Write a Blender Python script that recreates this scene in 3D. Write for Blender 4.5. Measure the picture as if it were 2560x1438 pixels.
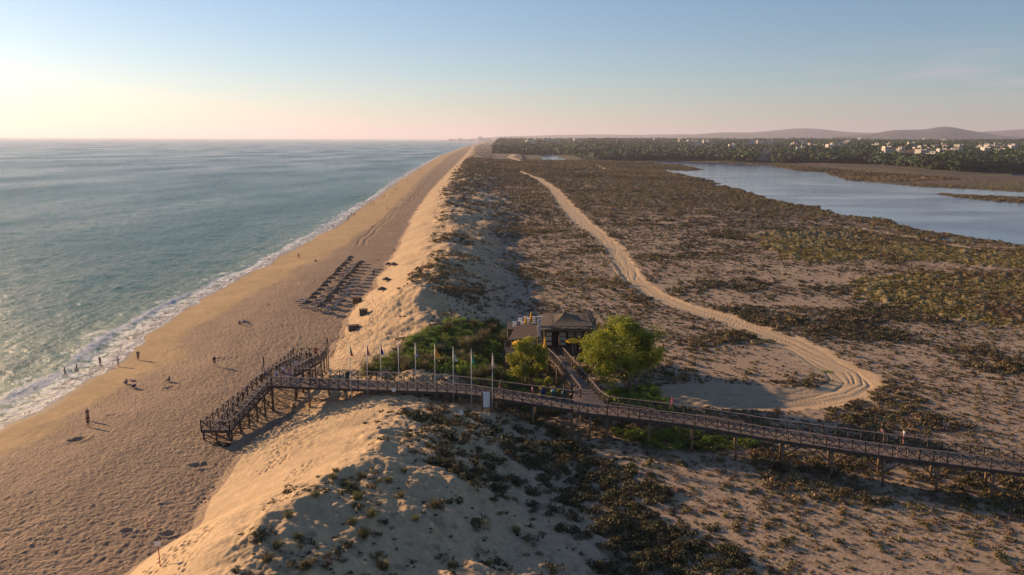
import bpy, math, random
import numpy as np
from mathutils import Vector, Matrix

for o in list(bpy.data.objects):
    bpy.data.objects.remove(o)
SC = bpy.context.scene
COL = SC.collection
R = math.radians
random.seed(5)
RNG = np.random.default_rng(11)

# ------------------------------------------------------------------ camera, sky, sun, exposure
CAM_H, PITCH, ROLL, FPX = 38.0, R(10.68), R(0.28), 1970.0
cam = bpy.data.cameras.new("camera")
cam.sensor_width = 36.0
cam.lens = FPX / 2560 * 36.0
cam.clip_start = 0.5
cam.clip_end = 150000
co = bpy.data.objects.new("camera", cam)
COL.objects.link(co)
co.matrix_world = Matrix.Translation((0, 0, CAM_H)) @ Matrix.Rotation(R(90) - PITCH, 4, 'X') @ Matrix.Rotation(ROLL, 4, 'Z')
SC.camera = co

SUN_EL, SUN_AZ = R(13.0), R(35.0)          # azimuth: from the -X axis towards +Y
to_sun = Vector((-math.cos(SUN_AZ) * math.cos(SUN_EL), math.sin(SUN_AZ) * math.cos(SUN_EL), math.sin(SUN_EL)))
world = bpy.data.worlds.new("World")
SC.world = world
world.use_nodes = True
wn = world.node_tree
bg = wn.nodes["Background"]
sky = wn.nodes.new("ShaderNodeTexSky")
sky.sky_type = 'NISHITA'
sky.sun_disc = False
sky.sun_elevation = SUN_EL
sky.sun_rotation = math.atan2(to_sun.x, to_sun.y)
sky.altitude = 0
sky.air_density = 1.0
sky.dust_density = 0.25
sky.ozone_density = 4.0
# a thin smear of cloud low over the hills on the right (direction space of the sky itself)
tc = wn.nodes.new("ShaderNodeTexCoord")
mp = wn.nodes.new("ShaderNodeMapping"); mp.inputs['Scale'].default_value = (5, 5, 34)
nz = wn.nodes.new("ShaderNodeTexNoise"); nz.inputs['Scale'].default_value = 2.2; nz.inputs['Detail'].default_value = 6
nz.inputs['Distortion'].default_value = 0.6
rp = wn.nodes.new("ShaderNodeValToRGB"); rp.color_ramp.elements[0].position = 0.45; rp.color_ramp.elements[1].position = 0.75
sx = wn.nodes.new("ShaderNodeSeparateXYZ")
dx = wn.nodes.new("ShaderNodeMapRange"); dx.inputs[1].default_value = 0.28; dx.inputs[2].default_value = 0.6
dz = wn.nodes.new("ShaderNodeMapRange"); dz.inputs[1].default_value = 0.115; dz.inputs[2].default_value = 0.075
dz2 = wn.nodes.new("ShaderNodeMapRange"); dz2.inputs[1].default_value = 0.03; dz2.inputs[2].default_value = 0.06
m1 = wn.nodes.new("ShaderNodeMath"); m1.operation = 'MULTIPLY'
m2 = wn.nodes.new("ShaderNodeMath"); m2.operation = 'MULTIPLY'
m3 = wn.nodes.new("ShaderNodeMath"); m3.operation = 'MULTIPLY'
m4 = wn.nodes.new("ShaderNodeMath"); m4.operation = 'MULTIPLY'; m4.inputs[1].default_value = 0.6
mixc = wn.nodes.new("ShaderNodeMix"); mixc.data_type = 'RGBA'
mixc.inputs[7].default_value = (5.2, 4.3, 4.9, 1)
L = wn.links.new
L(tc.outputs['Generated'], mp.inputs[0]); L(mp.outputs[0], nz.inputs['Vector']); L(nz.outputs[0], rp.inputs[0])
L(tc.outputs['Generated'], sx.inputs[0]); L(sx.outputs['X'], dx.inputs[0]); L(sx.outputs['Z'], dz.inputs[0]); L(sx.outputs['Z'], dz2.inputs[0])
L(rp.outputs[0], m1.inputs[0]); L(dx.outputs[0], m1.inputs[1]); L(m1.outputs[0], m2.inputs[0]); L(dz.outputs[0], m2.inputs[1])
L(m2.outputs[0], m3.inputs[0]); L(dz2.outputs[0], m3.inputs[1]); L(m3.outputs[0], m4.inputs[0])
L(m4.outputs[0], mixc.inputs[0]); L(sky.outputs[0], mixc.inputs[6]); L(mixc.outputs[2], bg.inputs[0])
bg.inputs[1].default_value = 0.08

sl = bpy.data.lights.new("sun", 'SUN')
sl.energy = 5.0
sl.angle = R(0.6)
sl.color = (1.0, 0.68, 0.38)
so = bpy.data.objects.new("sun", sl)
COL.objects.link(so)
so.rotation_euler = to_sun.to_track_quat('Z', 'Y').to_euler()

SC.view_settings.view_transform = 'Standard'
SC.view_settings.look = 'None'
SC.view_settings.gamma = 1
SC.view_settings.use_curve_mapping = False
SC.view_settings.exposure = 0.75
SC.render.engine = 'CYCLES'
SC.cycles.max_bounces = 5
SC.cycles.diffuse_bounces = 2
SC.cycles.glossy_bounces = 2
SC.cycles.volume_bounces = 1

# ------------------------------------------------------------------ tagging helpers
def link(o, parent=None):
    COL.objects.link(o)
    if parent is not None:
        o.parent = parent
    return o

def tag(o, label=None, cat=None, group=None, kind=None):
    if label: o['label'] = label
    if cat: o['category'] = cat
    if group: o['group'] = group
    if kind: o['kind'] = kind
    return o

def thing(name, label, cat, loc=(0, 0, 0), rz=0.0, group=None):
    o = bpy.data.objects.new(name, None)
    o.empty_display_size = 0.3
    link(o)
    o.location = loc
    o.rotation_euler = (0, 0, rz)
    return tag(o, label, cat, group)

def copy_tree(o, parent=None):
    c = o.copy()
    COL.objects.link(c)
    c.parent = parent
    for ch in KIDS.get(o.name, []):
        copy_tree(ch, c)
    return c
KIDS = {}
def kid(parent, o):
    KIDS.setdefault(parent.name, []).append(o)
    return o

def np_mesh(name, V, Fc, mat=None, parent=None, smooth=False, attrs=None):
    """V (n,3); Fc (m,k) faces of one size"""
    V = np.asarray(V, dtype=np.float32); Fc = np.asarray(Fc, dtype=np.int32)
    me = bpy.data.meshes.new(name)
    n, k = Fc.shape
    me.vertices.add(len(V)); me.vertices.foreach_set("co", V.ravel())
    me.loops.add(n * k); me.loops.foreach_set("vertex_index", Fc.ravel())
    me.polygons.add(n)
    me.polygons.foreach_set("loop_start", np.arange(0, n * k, k, dtype=np.int32))
    me.update(calc_edges=True)
    if smooth:
        me.polygons.foreach_set("use_smooth", np.ones(n, dtype=bool))
    if attrs:
        for an, (ty, data) in attrs.items():
            a = me.attributes.new(an, ty, 'POINT')
            a.data.foreach_set('color' if ty == 'FLOAT_COLOR' else 'value', np.asarray(data, dtype=np.float32).ravel())
    if mat: me.materials.append(mat)
    o = bpy.data.objects.new(name, me)
    link(o, parent)
    if parent is not None: kid(parent, o)
    return o

class MB:
    """collects boxes, bars and tubes of one part"""
    def __init__(s): s.v = []; s.f = []
    def quad_faces(s, vs, fs):
        b = len(s.v); s.v += [tuple(v) for v in vs]; s.f += [tuple(b + i for i in f) for f in fs]
    def box(s, c, d, rz=0.0, tilt=None):
        cx, cy, cz = c; hx, hy, hz = d[0] / 2, d[1] / 2, d[2] / 2
        M = Matrix.Rotation(rz, 3, 'Z')
        if tilt is not None: M = M @ tilt
        vs = []
        for sx_, sy_, sz_ in ((-1,-1,-1),(1,-1,-1),(1,1,-1),(-1,1,-1),(-1,-1,1),(1,-1,1),(1,1,1),(-1,1,1)):
            p = M @ Vector((sx_*hx, sy_*hy, sz_*hz)); vs.append((cx+p.x, cy+p.y, cz+p.z))
        s.quad_faces(vs, [(0,3,2,1),(4,5,6,7),(0,1,5,4),(1,2,6,5),(2,3,7,6),(3,0,4,7)])
        return s
    def bar(s, a, b, w, h=None):
        a = Vector(a); b = Vector(b); h = h or w
        d = (b - a); L_ = d.length
        if L_ < 1e-6: return s
        d.normalize(); up = Vector((0, 0, 1))
        if abs(d.z) > 0.98: up = Vector((0, 1, 0))
        x = d.cross(up).normalized() * (w / 2); y = x.normalized().cross(d).normalized() * (h / 2)
        vs = [a-x-y, a+x-y, a+x+y, a-x+y, b-x-y, b+x-y, b+x+y, b-x+y]
        s.quad_faces(vs, [(0,1,2,3),(7,6,5,4),(0,4,5,1),(1,5,6,2),(2,6,7,3),(3,7,4,0)])
        return s
    def tube(s, pts, rad, n=8):
        pts = [Vector(p) for p in pts]
        if not isinstance(rad, (list, tuple)): rad = [rad] * len(pts)
        b = len(s.v)
        for i, p in enumerate(pts):
            d = (pts[min(i+1, len(pts)-1)] - pts[max(i-1, 0)]).normalized()
            up = Vector((0,0,1)) if abs(d.z) < 0.9 else Vector((1,0,0))
            x = d.cross(up).normalized(); y = x.cross(d).normalized()
            for k in range(n):
                a = 2*math.pi*k/n
                q = p + (x*math.cos(a) + y*math.sin(a)) * rad[i]
                s.v.append(tuple(q))
        for i in range(len(pts)-1):
            for k in range(n):
                s.f.append((b+i*n+k, b+i*n+(k+1)%n, b+(i+1)*n+(k+1)%n, b+(i+1)*n+k))
        s.f.append(tuple(b+k for k in range(n))[::-1]); s.f.append(tuple(b+(len(pts)-1)*n+k for k in range(n)))
        return s
    def build(s, name, mat, parent=None, smooth=False):
        me = bpy.data.meshes.new(name); me.from_pydata(s.v, [], s.f); me.update()
        if smooth: me.polygons.foreach_set("use_smooth", [True]*len(me.polygons))
        if mat: me.materials.append(mat)
        o = bpy.data.objects.new(name, me); link(o, parent)
        if parent is not None: kid(parent, o)
        return o

# ------------------------------------------------------------------ materials
def mat_base(name):
    m = bpy.data.materials.new(name); m.use_nodes = True
    return m, m.node_tree, m.node_tree.nodes["Principled BSDF"]

def mat(name, col, rough=0.8, var=0.25, scale=6.0, bump=0.0, metallic=0.0, spec=0.3, objvar=0.0, stretch=(1,1,1), detail=4):
    m, t, b = mat_base(name)
    N, Lk = t.nodes, t.links.new
    b.inputs['Roughness'].default_value = rough
    b.inputs['Metallic'].default_value = metallic
    b.inputs['Specular IOR Level'].default_value = spec
    c = N.new("ShaderNodeTexCoord"); mpn = N.new("ShaderNodeMapping"); mpn.inputs['Scale'].default_value = stretch
    n = N.new("ShaderNodeTexNoise"); n.inputs['Scale'].default_value = scale; n.inputs['Detail'].default_value = detail
    Lk(c.outputs['Object'], mpn.inputs[0]); Lk(mpn.outputs[0], n.inputs['Vector'])
    mr = N.new("ShaderNodeMapRange"); mr.inputs[1].default_value = 0.3; mr.inputs[2].default_value = 0.7
    mr.inputs[3].default_value = 1 - var; mr.inputs[4].default_value = 1 + var
    Lk(n.outputs[0], mr.inputs[0])
    h = N.new("ShaderNodeHueSaturation"); h.inputs['Color'].default_value = (*col, 1)
    if objvar:
        oi = N.new("ShaderNodeObjectInfo"); mr2 = N.new("ShaderNodeMapRange")
        mr2.inputs[3].default_value = 1 - objvar; mr2.inputs[4].default_value = 1 + objvar
        Lk(oi.outputs['Random'], mr2.inputs[0]); mm = N.new("ShaderNodeMath"); mm.operation = 'MULTIPLY'
        Lk(mr.outputs[0], mm.inputs[0]); Lk(mr2.outputs[0], mm.inputs[1]); Lk(mm.outputs[0], h.inputs['Value'])
        mh = N.new("ShaderNodeMapRange"); mh.inputs[3].default_value = 0.5 - objvar*0.06; mh.inputs[4].default_value = 0.5 + objvar*0.06
        mfr = N.new("ShaderNodeMath"); mfr.operation = 'FRACT'; mmu = N.new("ShaderNodeMath"); mmu.operation = 'MULTIPLY'; mmu.inputs[1].default_value = 17.3
        Lk(oi.outputs['Random'], mmu.inputs[0]); Lk(mmu.outputs[0], mfr.inputs[0]); Lk(mfr.outputs[0], mh.inputs[0]); Lk(mh.outputs[0], h.inputs['Hue'])
    else:
        Lk(mr.outputs[0], h.inputs['Value'])
    Lk(h.outputs[0], b.inputs['Base Color'])
    if bump:
        bn = N.new("ShaderNodeBump"); bn.inputs['Strength'].default_value = bump; bn.inputs['Distance'].default_value = 0.05
        Lk(n.outputs[0], bn.inputs['Height']); Lk(bn.outputs[0], b.inputs['Normal'])
    return m

def mat_leaf(name, c1, c2, scale=1.5, trans=0.25, objvar=0.0, attr=None):
    m, t, b = mat_base(name)
    N, Lk = t.nodes, t.links.new
    geo = N.new("ShaderNodeTexCoord")
    n = N.new("ShaderNodeTexNoise"); n.inputs['Scale'].default_value = scale; n.inputs['Detail'].default_value = 3
    Lk(geo.outputs['Object'], n.inputs['Vector'])
    mr = N.new("ShaderNodeMapRange"); mr.inputs[1].default_value = 0.36; mr.inputs[2].default_value = 0.64
    Lk(n.outputs[0], mr.inputs[0])
    mx = N.new("ShaderNodeMix"); mx.data_type = 'RGBA'
    mx.inputs[6].default_value = (*c1, 1); mx.inputs[7].default_value = (*c2, 1)
    Lk(mr.outputs[0], mx.inputs[0])
    out = mx.outputs[2]
    if attr:
        at = N.new("ShaderNodeAttribute"); at.attribute_name = attr
        mu = N.new("ShaderNodeMix"); mu.data_type = 'RGBA'; mu.blend_type = 'MULTIPLY'; mu.inputs[0].default_value = 1
        Lk(out, mu.inputs[6]); Lk(at.outputs['Color'], mu.inputs[7]); out = mu.outputs[2]
    if objvar:
        oi = N.new("ShaderNodeObjectInfo"); h = N.new("ShaderNodeHueSaturation")
        mr2 = N.new("ShaderNodeMapRange"); mr2.inputs[3].default_value = 1-objvar; mr2.inputs[4].default_value = 1+objvar
        mh = N.new("ShaderNodeMapRange"); mh.inputs[3].default_value = 0.5-objvar*0.08; mh.inputs[4].default_value = 0.5+objvar*0.05
        mmu = N.new("ShaderNodeMath"); mmu.operation = 'MULTIPLY'; mmu.inputs[1].default_value = 13.7
        mfr = N.new("ShaderNodeMath"); mfr.operation = 'FRACT'
        Lk(oi.outputs['Random'], mr2.inputs[0]); Lk(oi.outputs['Random'], mmu.inputs[0]); Lk(mmu.outputs[0], mfr.inputs[0]); Lk(mfr.outputs[0], mh.inputs[0])
        Lk(mr2.outputs[0], h.inputs['Value']); Lk(mh.outputs[0], h.inputs['Hue']); Lk(out, h.inputs['Color']); out = h.outputs[0]
    Lk(out, b.inputs['Base Color'])
    b.inputs['Roughness'].default_value = 0.65
    b.inputs['Specular IOR Level'].default_value = 0.25
    if trans:
        tr = N.new("ShaderNodeBsdfTranslucent"); Lk(out, tr.inputs[0])
        ms = N.new("ShaderNodeMixShader"); ms.inputs[0].default_value = trans
        Lk(b.outputs[0], ms.inputs[1]); Lk(tr.outputs[0], ms.inputs[2])
        Lk(ms.outputs[0], N["Material Output"].inputs[0])
    return m

WOOD = mat("weathered_wood", (0.08, 0.060, 0.050), 0.75, 0.35, 3.0, 0.3, stretch=(1, 1, 6))
WOOD_RAIL = mat("sun_bleached_rail", (0.27, 0.19, 0.15), 0.6, 0.25, 3.0)
WOOD_POST = mat("round_pine_post", (0.23, 0.145, 0.085), 0.75, 0.25, 4.0)
THATCH = mat("thatch", (0.115, 0.088, 0.066), 0.95, 0.4, 9.0, 0.8, stretch=(1, 1, 0.3))
WHITE = mat("white_paint", (0.75, 0.74, 0.72), 0.5, 0.06, 3)
NAVY = mat("navy_canvas", (0.025, 0.03, 0.09), 0.8, 0.2, 4)
YELLOW = mat("yellow_canvas", (0.90, 0.44, 0.02), 0.7, 0.12, 5)
METAL = mat("pole_metal", (0.55, 0.54, 0.54), 0.4, 0.08, 2, metallic=0.2)
DARK = mat("dark_interior", (0.02, 0.016, 0.013), 0.8, 0.3, 3)

# ------------------------------------------------------------------ numpy noise
_T = np.random.default_rng(3).random((512, 512))
def vn(x, y):
    xi = np.floor(x).astype(np.int64); yi = np.floor(y).astype(np.int64)
    fx = x - xi; fy = y - yi
    fx = fx*fx*fx*(fx*(fx*6-15)+10); fy = fy*fy*fy*(fy*(fy*6-15)+10)
    x0 = xi & 511; x1 = (xi+1) & 511; y0 = yi & 511; y1 = (yi+1) & 511
    a = _T[x0, y0]*(1-fx) + _T[x1, y0]*fx
    b = _T[x0, y1]*(1-fx) + _T[x1, y1]*fx
    return (a*(1-fy) + b*fy)*2 - 1
def fbm(x, y, L0, oct=4, gain=0.5, rot=0.5, seed=0.0):
    s = 0; a = 1.0; tot = 0; f = 1.0/L0
    c, d = math.cos(rot), math.sin(rot)
    X = x + seed*37.1; Y = y + seed*91.7
    for i in range(oct):
        s = s + a*vn(X*f + i*17.3, Y*f - i*9.1); tot += a
        a *= gain; f *= 2.03
        X, Y = X*c - Y*d, X*d + Y*c
    return s/tot*1.5
def ss(a, b, x):
    t = np.clip((x-a)/(b-a), 0, 1)
    return t*t*(3-2*t)
def cells(x, y, size, seed=0, prob=1.0, anis=(1, 1)):
    """distance (in metres) to one jittered point in the cell, huge where the cell is empty"""
    X = x/size; Y = y/size
    xi = np.floor(X).astype(np.int64); yi = np.floor(Y).astype(np.int64)
    h1 = _T[(xi+seed*7) & 511, (yi+seed*13) & 511]; h2 = _T[(xi+101+seed) & 511, (yi+57) & 511]; h3 = _T[(xi+31) & 511, (yi+211+seed*3) & 511]
    px = 0.25+0.5*h1; py = 0.25+0.5*h2
    d = np.sqrt(((X-xi-px)*anis[0])**2 + ((Y-yi-py)*anis[1])**2)*size
    return np.where(h3 < prob, d, 99.0)

# ------------------------------------------------------------------ pixel (of the 2560 wide photograph) -> point on the land
_c, _s = math.cos(ROLL), math.sin(ROLL)
def ray(px, py):
    x = (px-1280)/FPX; y = (719-py)/FPX
    x, y = x*_c - y*_s, x*_s + y*_c
    return x, math.cos(PITCH)+y*math.sin(PITCH), -math.sin(PITCH)+y*math.cos(PITCH)
def W(px, py, z=0.0):
    a, b, c = ray(px, py); t = (z-CAM_H)/c
    return (a*t, b*t)
def WP(pts, z=0.2): return [W(p[0], p[1], z) for p in pts]

# ------------------------------------------------------------------ the lie of the land
SHORE = np.array([(-65,-300),(-66,20),(-68.1,99.7),(-66.3,110.7),(-66.6,119.5),(-66.6,124.6),(-69,137),(-71.5,150),(-73.9,188),(-74.8,213),(-74.8,231),(-76.2,286),(-76.3,332),(-83.1,430),(-98.9,662),(-116.8,962),(-159.2,1750),(-219.4,3606),(-313.8,7685),(-430,11000),(-1120,12300),(-1400,16000),(-1500,20000),(-2500,70000)])
FOOT = np.array([(-31,-300),(-31,58),(-30,66),(-30.3,72),(-30.5,84),(-29.8,97),(-28.9,112),(-30.1,128),(-31.7,141),(-33,158),(-33.5,185),(-36.5,222),(-39.6,276),(-43.7,329),(-50.6,432),(-59.3,600),(-80,1128),(-101,1659),(-185,3606),(-270,7685),(-390,11000),(-1080,12300),(-1360,16000),(-1450,20000),(-2400,70000)])
CREST = np.array([(-18.5,-300),(-18,46),(-17.3,54),(-15.8,60),(-13.5,66),(-12.4,78),(-12,88),(-11,97),(-13,111),(-16,130),(-17.1,150),(-15.7,203),(-21.6,281),(-32,394),(-38.9,588),(-54,965),(-76,1659),(-160,3606),(-245,7685),(-365,11000),(-1055,12300),(-1335,16000),(-1425,20000),(-2300,70000)])
CH = np.array([(9.9,-300),(9.9,55),(9.6,64),(8.8,72),(7.9,80),(6.8,88),(6.0,95),(6.0,102),(6.3,112),(7.0,126),(8.6,150),(8.8,200),(8,280),(7.5,394),(7,600),(6,1000),(5.5,2000),(5,4000),(5,70000)])
LEE = np.array([(14,-300),(14,45),(13,60),(9,76),(9,88),(8,100),(7,112),(5,125),(5,156),(2,193),(1,272),(6,360),(-2,525),(-16,1000),(-38,1700),(-120,3600),(-200,7700),(-320,11000),(-1010,12300),(-1290,16000),(-1380,20000),(-2200,70000)])
def ip(A, y): return np.interp(y, A[:, 1], A[:, 0])

WATER = [
    WP([(1600,404),(1700,403),(1860,410),(1925,414),(2000,428),(2055,430),(2120,450),(2300,466),(2440,472),(2560,480)]) + [(620,570),(1000,540),(1000,250),(330,200)] +
    WP([(2560,612),(2420,592),(2300,575),(2200,549),(2100,536),(2040,521),(1985,512),(1940,500),(1880,486),(1830,470),(1780,452),(1640,425),(1700,415)]),
    WP([(1348,385),(1385,387),(1415,399),(1400,402),(1357,399)]),
    WP([(1425,427),(1472,426),(1462,430),(1432,431)]),
    WP([(1430,386),(1520,386),(1620,389),(1725,401),(1600,403),(1465,401)]),
    WP([(2515,427),(2560,423)]) + [(900,1050),(900,850)] + WP([(2560,441),(2530,438)]),
    WP([(1985,427),(2006,427),(2004,431),(1988,431)]),
    WP([(1775,461),(1815,458),(1822,465),(1790,466)]),
    WP([(2350,594),(2372,595),(2378,601),(2360,600)]),
    WP([(1840,408),(1890,408),(1900,410),(1850,410)]),
]
LAND = [WP([(1585,410),(1640,412),(1700,412),(1757,424),(1720,427),(1660,424),(1600,421)]),
        WP([(2330,484),(2400,486),(2560,494)]) + [(640,540),(620,470)] + WP([(2560,507),(2480,502),(2400,494)])]
def sdist(x, y, poly):
    P_ = np.array(poly); Q = np.roll(P_, -1, 0)
    d = np.full(x.shape, 1e18); inside = np.zeros(x.shape, bool)
    for (ax, ay), (bx, by) in zip(P_, Q):
        ex, ey = bx-ax, by-ay
        t = np.clip(((x-ax)*ex + (y-ay)*ey)/(ex*ex+ey*ey+1e-9), 0, 1)
        d = np.minimum(d, (x-ax-t*ex)**2 + (y-ay-t*ey)**2)
        if ey != 0:
            c = (ay > y) != (by > y)
            inside ^= c & (x < ex*(y-ay)/ey + ax)
    d = np.sqrt(d)
    return np.where(inside, -d, d)
def pdist(x, y, pts):
    """distance to an open line, and the running length of the nearest point"""
    d = np.full(x.shape, 1e18); side = np.zeros(x.shape); run = np.zeros(x.shape); acc = 0
    for (ax, ay), (bx, by) in zip(pts[:-1], pts[1:]):
        ex, ey = bx-ax, by-ay; L_ = math.hypot(ex, ey)
        t = np.clip(((x-ax)*ex + (y-ay)*ey)/(L_*L_+1e-9), 0, 1)
        q = (x-ax-t*ex)**2 + (y-ay-t*ey)**2
        m = q < d
        d = np.where(m, q, d); side = np.where(m, np.sign((x-ax)*ey-(y-ay)*ex), side); run = np.where(m, acc+t*L_, run); acc += L_
    return np.sqrt(d), side, run

def water_sd(x, y):
    out = np.full(x.shape, 400.0)
    m = (x > 20) & (y > 150) & (y < 3200)
    if m.any():
        X, Y = x[m], y[m]
        s = np.full(X.shape, 400.0)
        for p in WATER: s = np.minimum(s, sdist(X, Y, p))
        for p in LAND: s = np.maximum(s, -sdist(X, Y, p))
        amp = np.interp(Y, [200, 500, 900, 1500], [2.5, 4, 3, 2])
        s = s + amp*fbm(X, Y, 22, 5, .6, seed=2)*0.8 + 9*np.clip(fbm(X, Y*1.5, 60, 3, seed=92)-.3, 0, 1)*(Y < 700)
        out[m] = s
    return out

TRACK_PX = [(1285,386),(1275,393),(1300,404),None,(1296,428),(1350,450),(1385,475),(1430,530),(1460,560),(1500,590),(1540,625),(1562,665),(1585,700),(1630,735),(1700,765),(1800,795),(1900,830),(1980,860),(2050,895),(2115,930),(2140,960),(2110,985),(2050,998),(1950,1008),(1800,1005),(1700,1000)]
TR1 = WP([p for p in TRACK_PX[:3]], 3); TR2 = WP([p for p in TRACK_PX[4:]], 3)
TR3 = WP([(1360,462),(1395,510),(1430,560),(1480,600),(1530,660),(1560,700)], 3)      # faint second track
TRM = WP([(2080,560),(2200,576),(2300,592),(2400,612),(2440,622)], 1.2)               # sandy line in the marsh
TR4 = WP([(1468,411),(1490,416),(1512,423)], 1)
BEACH_TR = WP([(898,612),(935,575),(985,530),(1030,500),(1050,475),(1066,462),(1080,440)], 2.8)
TURN = (30.0, 105.0)

THE = np.array([(-.3,2100),(-.02,1940),(.034,1900),(.06,2000),(.085,1750),(.11,1480),(.21,1450),(.31,1340),(.36,1304),(.46,1158),(.52,1000),(.56,946),(.64,1000),(.9,1000),(2,1000)])
def wood_mask(x, y):
    yy = np.maximum(y, 1)
    th = x/yy
    e = np.interp(th, THE[:, 0], THE[:, 1])
    e = e + 30*fbm(x, y*0, 90, 3, seed=5)
    left = ss(-.024, -.016, th + np.where(y > 3500, 0.0, 0.0)*1)
    return ss(-15, 25, y-e)*left*(y > 900), (y-e)

def land(x, y, fine=False):
    x = np.asarray(x, dtype=np.float64); y = np.asarray(y, dtype=np.float64)
    sh = ip(SHORE, y) + 0.9*fbm(y, y*0, 17, 2, seed=1)
    s = x - sh
    xf = ip(FOOT, y) + 0.9*fbm(y, x*0, 9, 2, seed=4); xc = ip(CREST, y) + 2.2*fbm(y, x*0, 14, 3, seed=3); hc = ip(CH, y)+0.35*fbm(y, x*0, 12, 2, seed=9)
    xl = ip(LEE, y)
    beach = np.interp(s, [-200, -60, -14, 0, 10, 19, 24, 60], [-14, -6, -1.3, 0.4, 1.6, 2.6, 2.85, 2.9])
    u = np.clip((x-xf)/(xc-xf), 0, 1); v = np.clip((x-xc)/(xl-xc), 0, 1)
    wind = 2.9 + (hc-2.9)*(0.55*u + 0.45*np.sin(u*math.pi/2))
    sd = water_sd(x, y)
    plain = 3.1*ss(-10, 110, sd) + 0.15*fbm(x, y, 25, 3, seed=6)
    plain = np.where(sd > 0, np.maximum(plain, 0.12+0.25*ss(0, 5, sd)), -0.7*ss(0, 3, -sd)-0.02)
    lee = plain + (hc-plain)*(1-(.45*v+.55*ss(0, 1, v)))
    z = np.where(x < xf, beach, np.where(x < xc, wind, lee))
    duny = ss(np.where(y < 92, 0.62, .3), np.where(y < 92, 0.98, .8), u)*(1-ss(0.75, 1.25, (x-xc)/(xl-xc)))*(y < 2500)
    hum = fbm(x, y, 9.0, 4, 0.5, seed=7)
    z = z + duny*(0.95*hum + 0.25*np.abs(fbm(x, y, 3.8, 4, .55, seed=8)) - .05 + .15*fbm(x, y, 1.1, 3, .6, seed=13)*(y < 200))*np.interp(y, [40, 300, 1500], [1, 1.2, 1.6])
    # the ground lies just under the deck where the boardwalk rests on the dune
    wm, we = wood_mask(x, y)
    z = z + wm*(26*ss(0, 2600, we) + 5*fbm(x, y, 500, 3, seed=12)*ss(0, 700, we))
    z = z + 7*np.exp(-((y/np.maximum(x, 1)-2.15)/.35)**2)*wm*ss(0, 400, we)*(1-ss(900, 1800, we))
    if fine:
        bm = berm(y)
        dry = ss(-1.5, 3, s-bm)*(x < xf+1)
        near = 1-ss(120, 420, np.hypot(x, y))
        tram = 0.55+0.45*np.clip(fbm(x, y, 15, 3, seed=14)+.6, 0, 1)
        z = z + dry*near*tram*(0.075*fbm(x, y, 0.45, 3, 0.6, seed=10))
        damp = ss(4, 9, s)*(1-dry)*(x < xf)
        z = z + damp*near*0.05*fbm(x, y, 0.6, 2, seed=11)*ss(0.1, 0.5, fbm(x, y, 8, 2, seed=15)+ss(-5, 0, s-bm)*.5)
        z = z + 0.05*fbm(x, y, 5, 2, seed=16)*ss(17, 40, s)*(x < xf+1)
        # footprints on the open dune face and on the trampled slope by the ramp
        face = ss(-1, 1, x-xf)*(1-ss(0.45, 0.75, u))*(y < 400)
        pr = np.clip(0.35+0.9*fbm(x, y, 7, 2, seed=18), 0, 1)
        tramp = face*ss(74, 84, y)*(1-ss(150, 220, y))
        for sdn, sz in ((1, 0.62), (2, 0.75), (5, .9)):
            d = cells(x + sdn*3.3, y - sdn*1.7, sz, sdn, 0.6)
            z = z - face*(pr > 0.40+0.1*sdn)*0.17*(1-ss(0.06, 0.24, d))*(y < 160)
        z = z + (tramp*0.10+face*ss(60,80,y)*0.02)*fbm(x, y, 0.7, 3, seed=19)*near
        for cx, cy, r, dp in PITS:
            d = np.hypot((x-cx)*.8, (y-cy)*1.2)
            z = z + (-dp*(1-ss(0, r, d)) + dp*.45*np.exp(-((d-r*1.15)/(r*.25))**2))
        # vehicle tracks
        d, sgn, run = pdist(x, y, TR2)
        q = d*sgn + 0.8*vn(run/14, run*0+3)
        wdt = track_w(run)
        rut = np.zeros(x.shape)
        for k, off in enumerate((-2.6, -1.9, -1.1, -0.35, 0.4, 1.0, 1.75, 2.6)):
            o2 = off*wdt/3.2 + 0.95*vn(run/13+k*7, run*0+k)
            rut = rut + np.exp(-((q-o2)/0.16)**2)
        z = z - np.minimum(rut, 1.2)*0.11*(d < wdt*1.1)*(.6+.4*np.clip(vn(run/6, q/1.5)+.5, 0, 1)) - 0.15*(1-ss(wdt*.6, wdt*1.2, d))
        t = np.hypot((x-TURN[0])/11.5, (y-TURN[1])/6.0)
        ang = np.hypot((x-TURN[0]-3), (y-TURN[1]+9)*1.2)
        z = z + (1-ss(.7, 1.05, t))*0.05*np.sin(ang*4.2+2*fbm(x, y, 6, 2, seed=21))
        d3, sg3, r3 = pdist(x, y, TR3)
        q3 = d3*sg3
        z = z - 0.10*(np.exp(-((q3-.9)/.22)**2)+np.exp(-((q3+.9)/.22)**2))
        db, sgb, rb = pdist(x, y, BEACH_TR)
        qb = db*sgb + .5*vn(rb/15, rb*0)
        z = z - 0.22*(np.exp(-((qb-1.1)/.4)**2)+np.exp(-((qb+1.1)/.4)**2))
        d = cells(x, y, 1.6, 9, .8)
    return z
def berm(y): return np.interp(y, [60, 90, 140, 180, 265, 400, 3000], [7.0, 8.0, 9.5, 13, 17.5, 20, 20]) + 1.3*fbm(y, y*0, 14, 2, seed=17)
def track_w(run):
    # half width of the sandy road along its length (starts far away)
    return np.interp(run, [0, 200, 350, 500, 620, 700, 760, 800], [3.6, 3.6, 3.8, 4.2, 3.2, 2.6, 3.6, 3.4])
PITS = []

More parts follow.
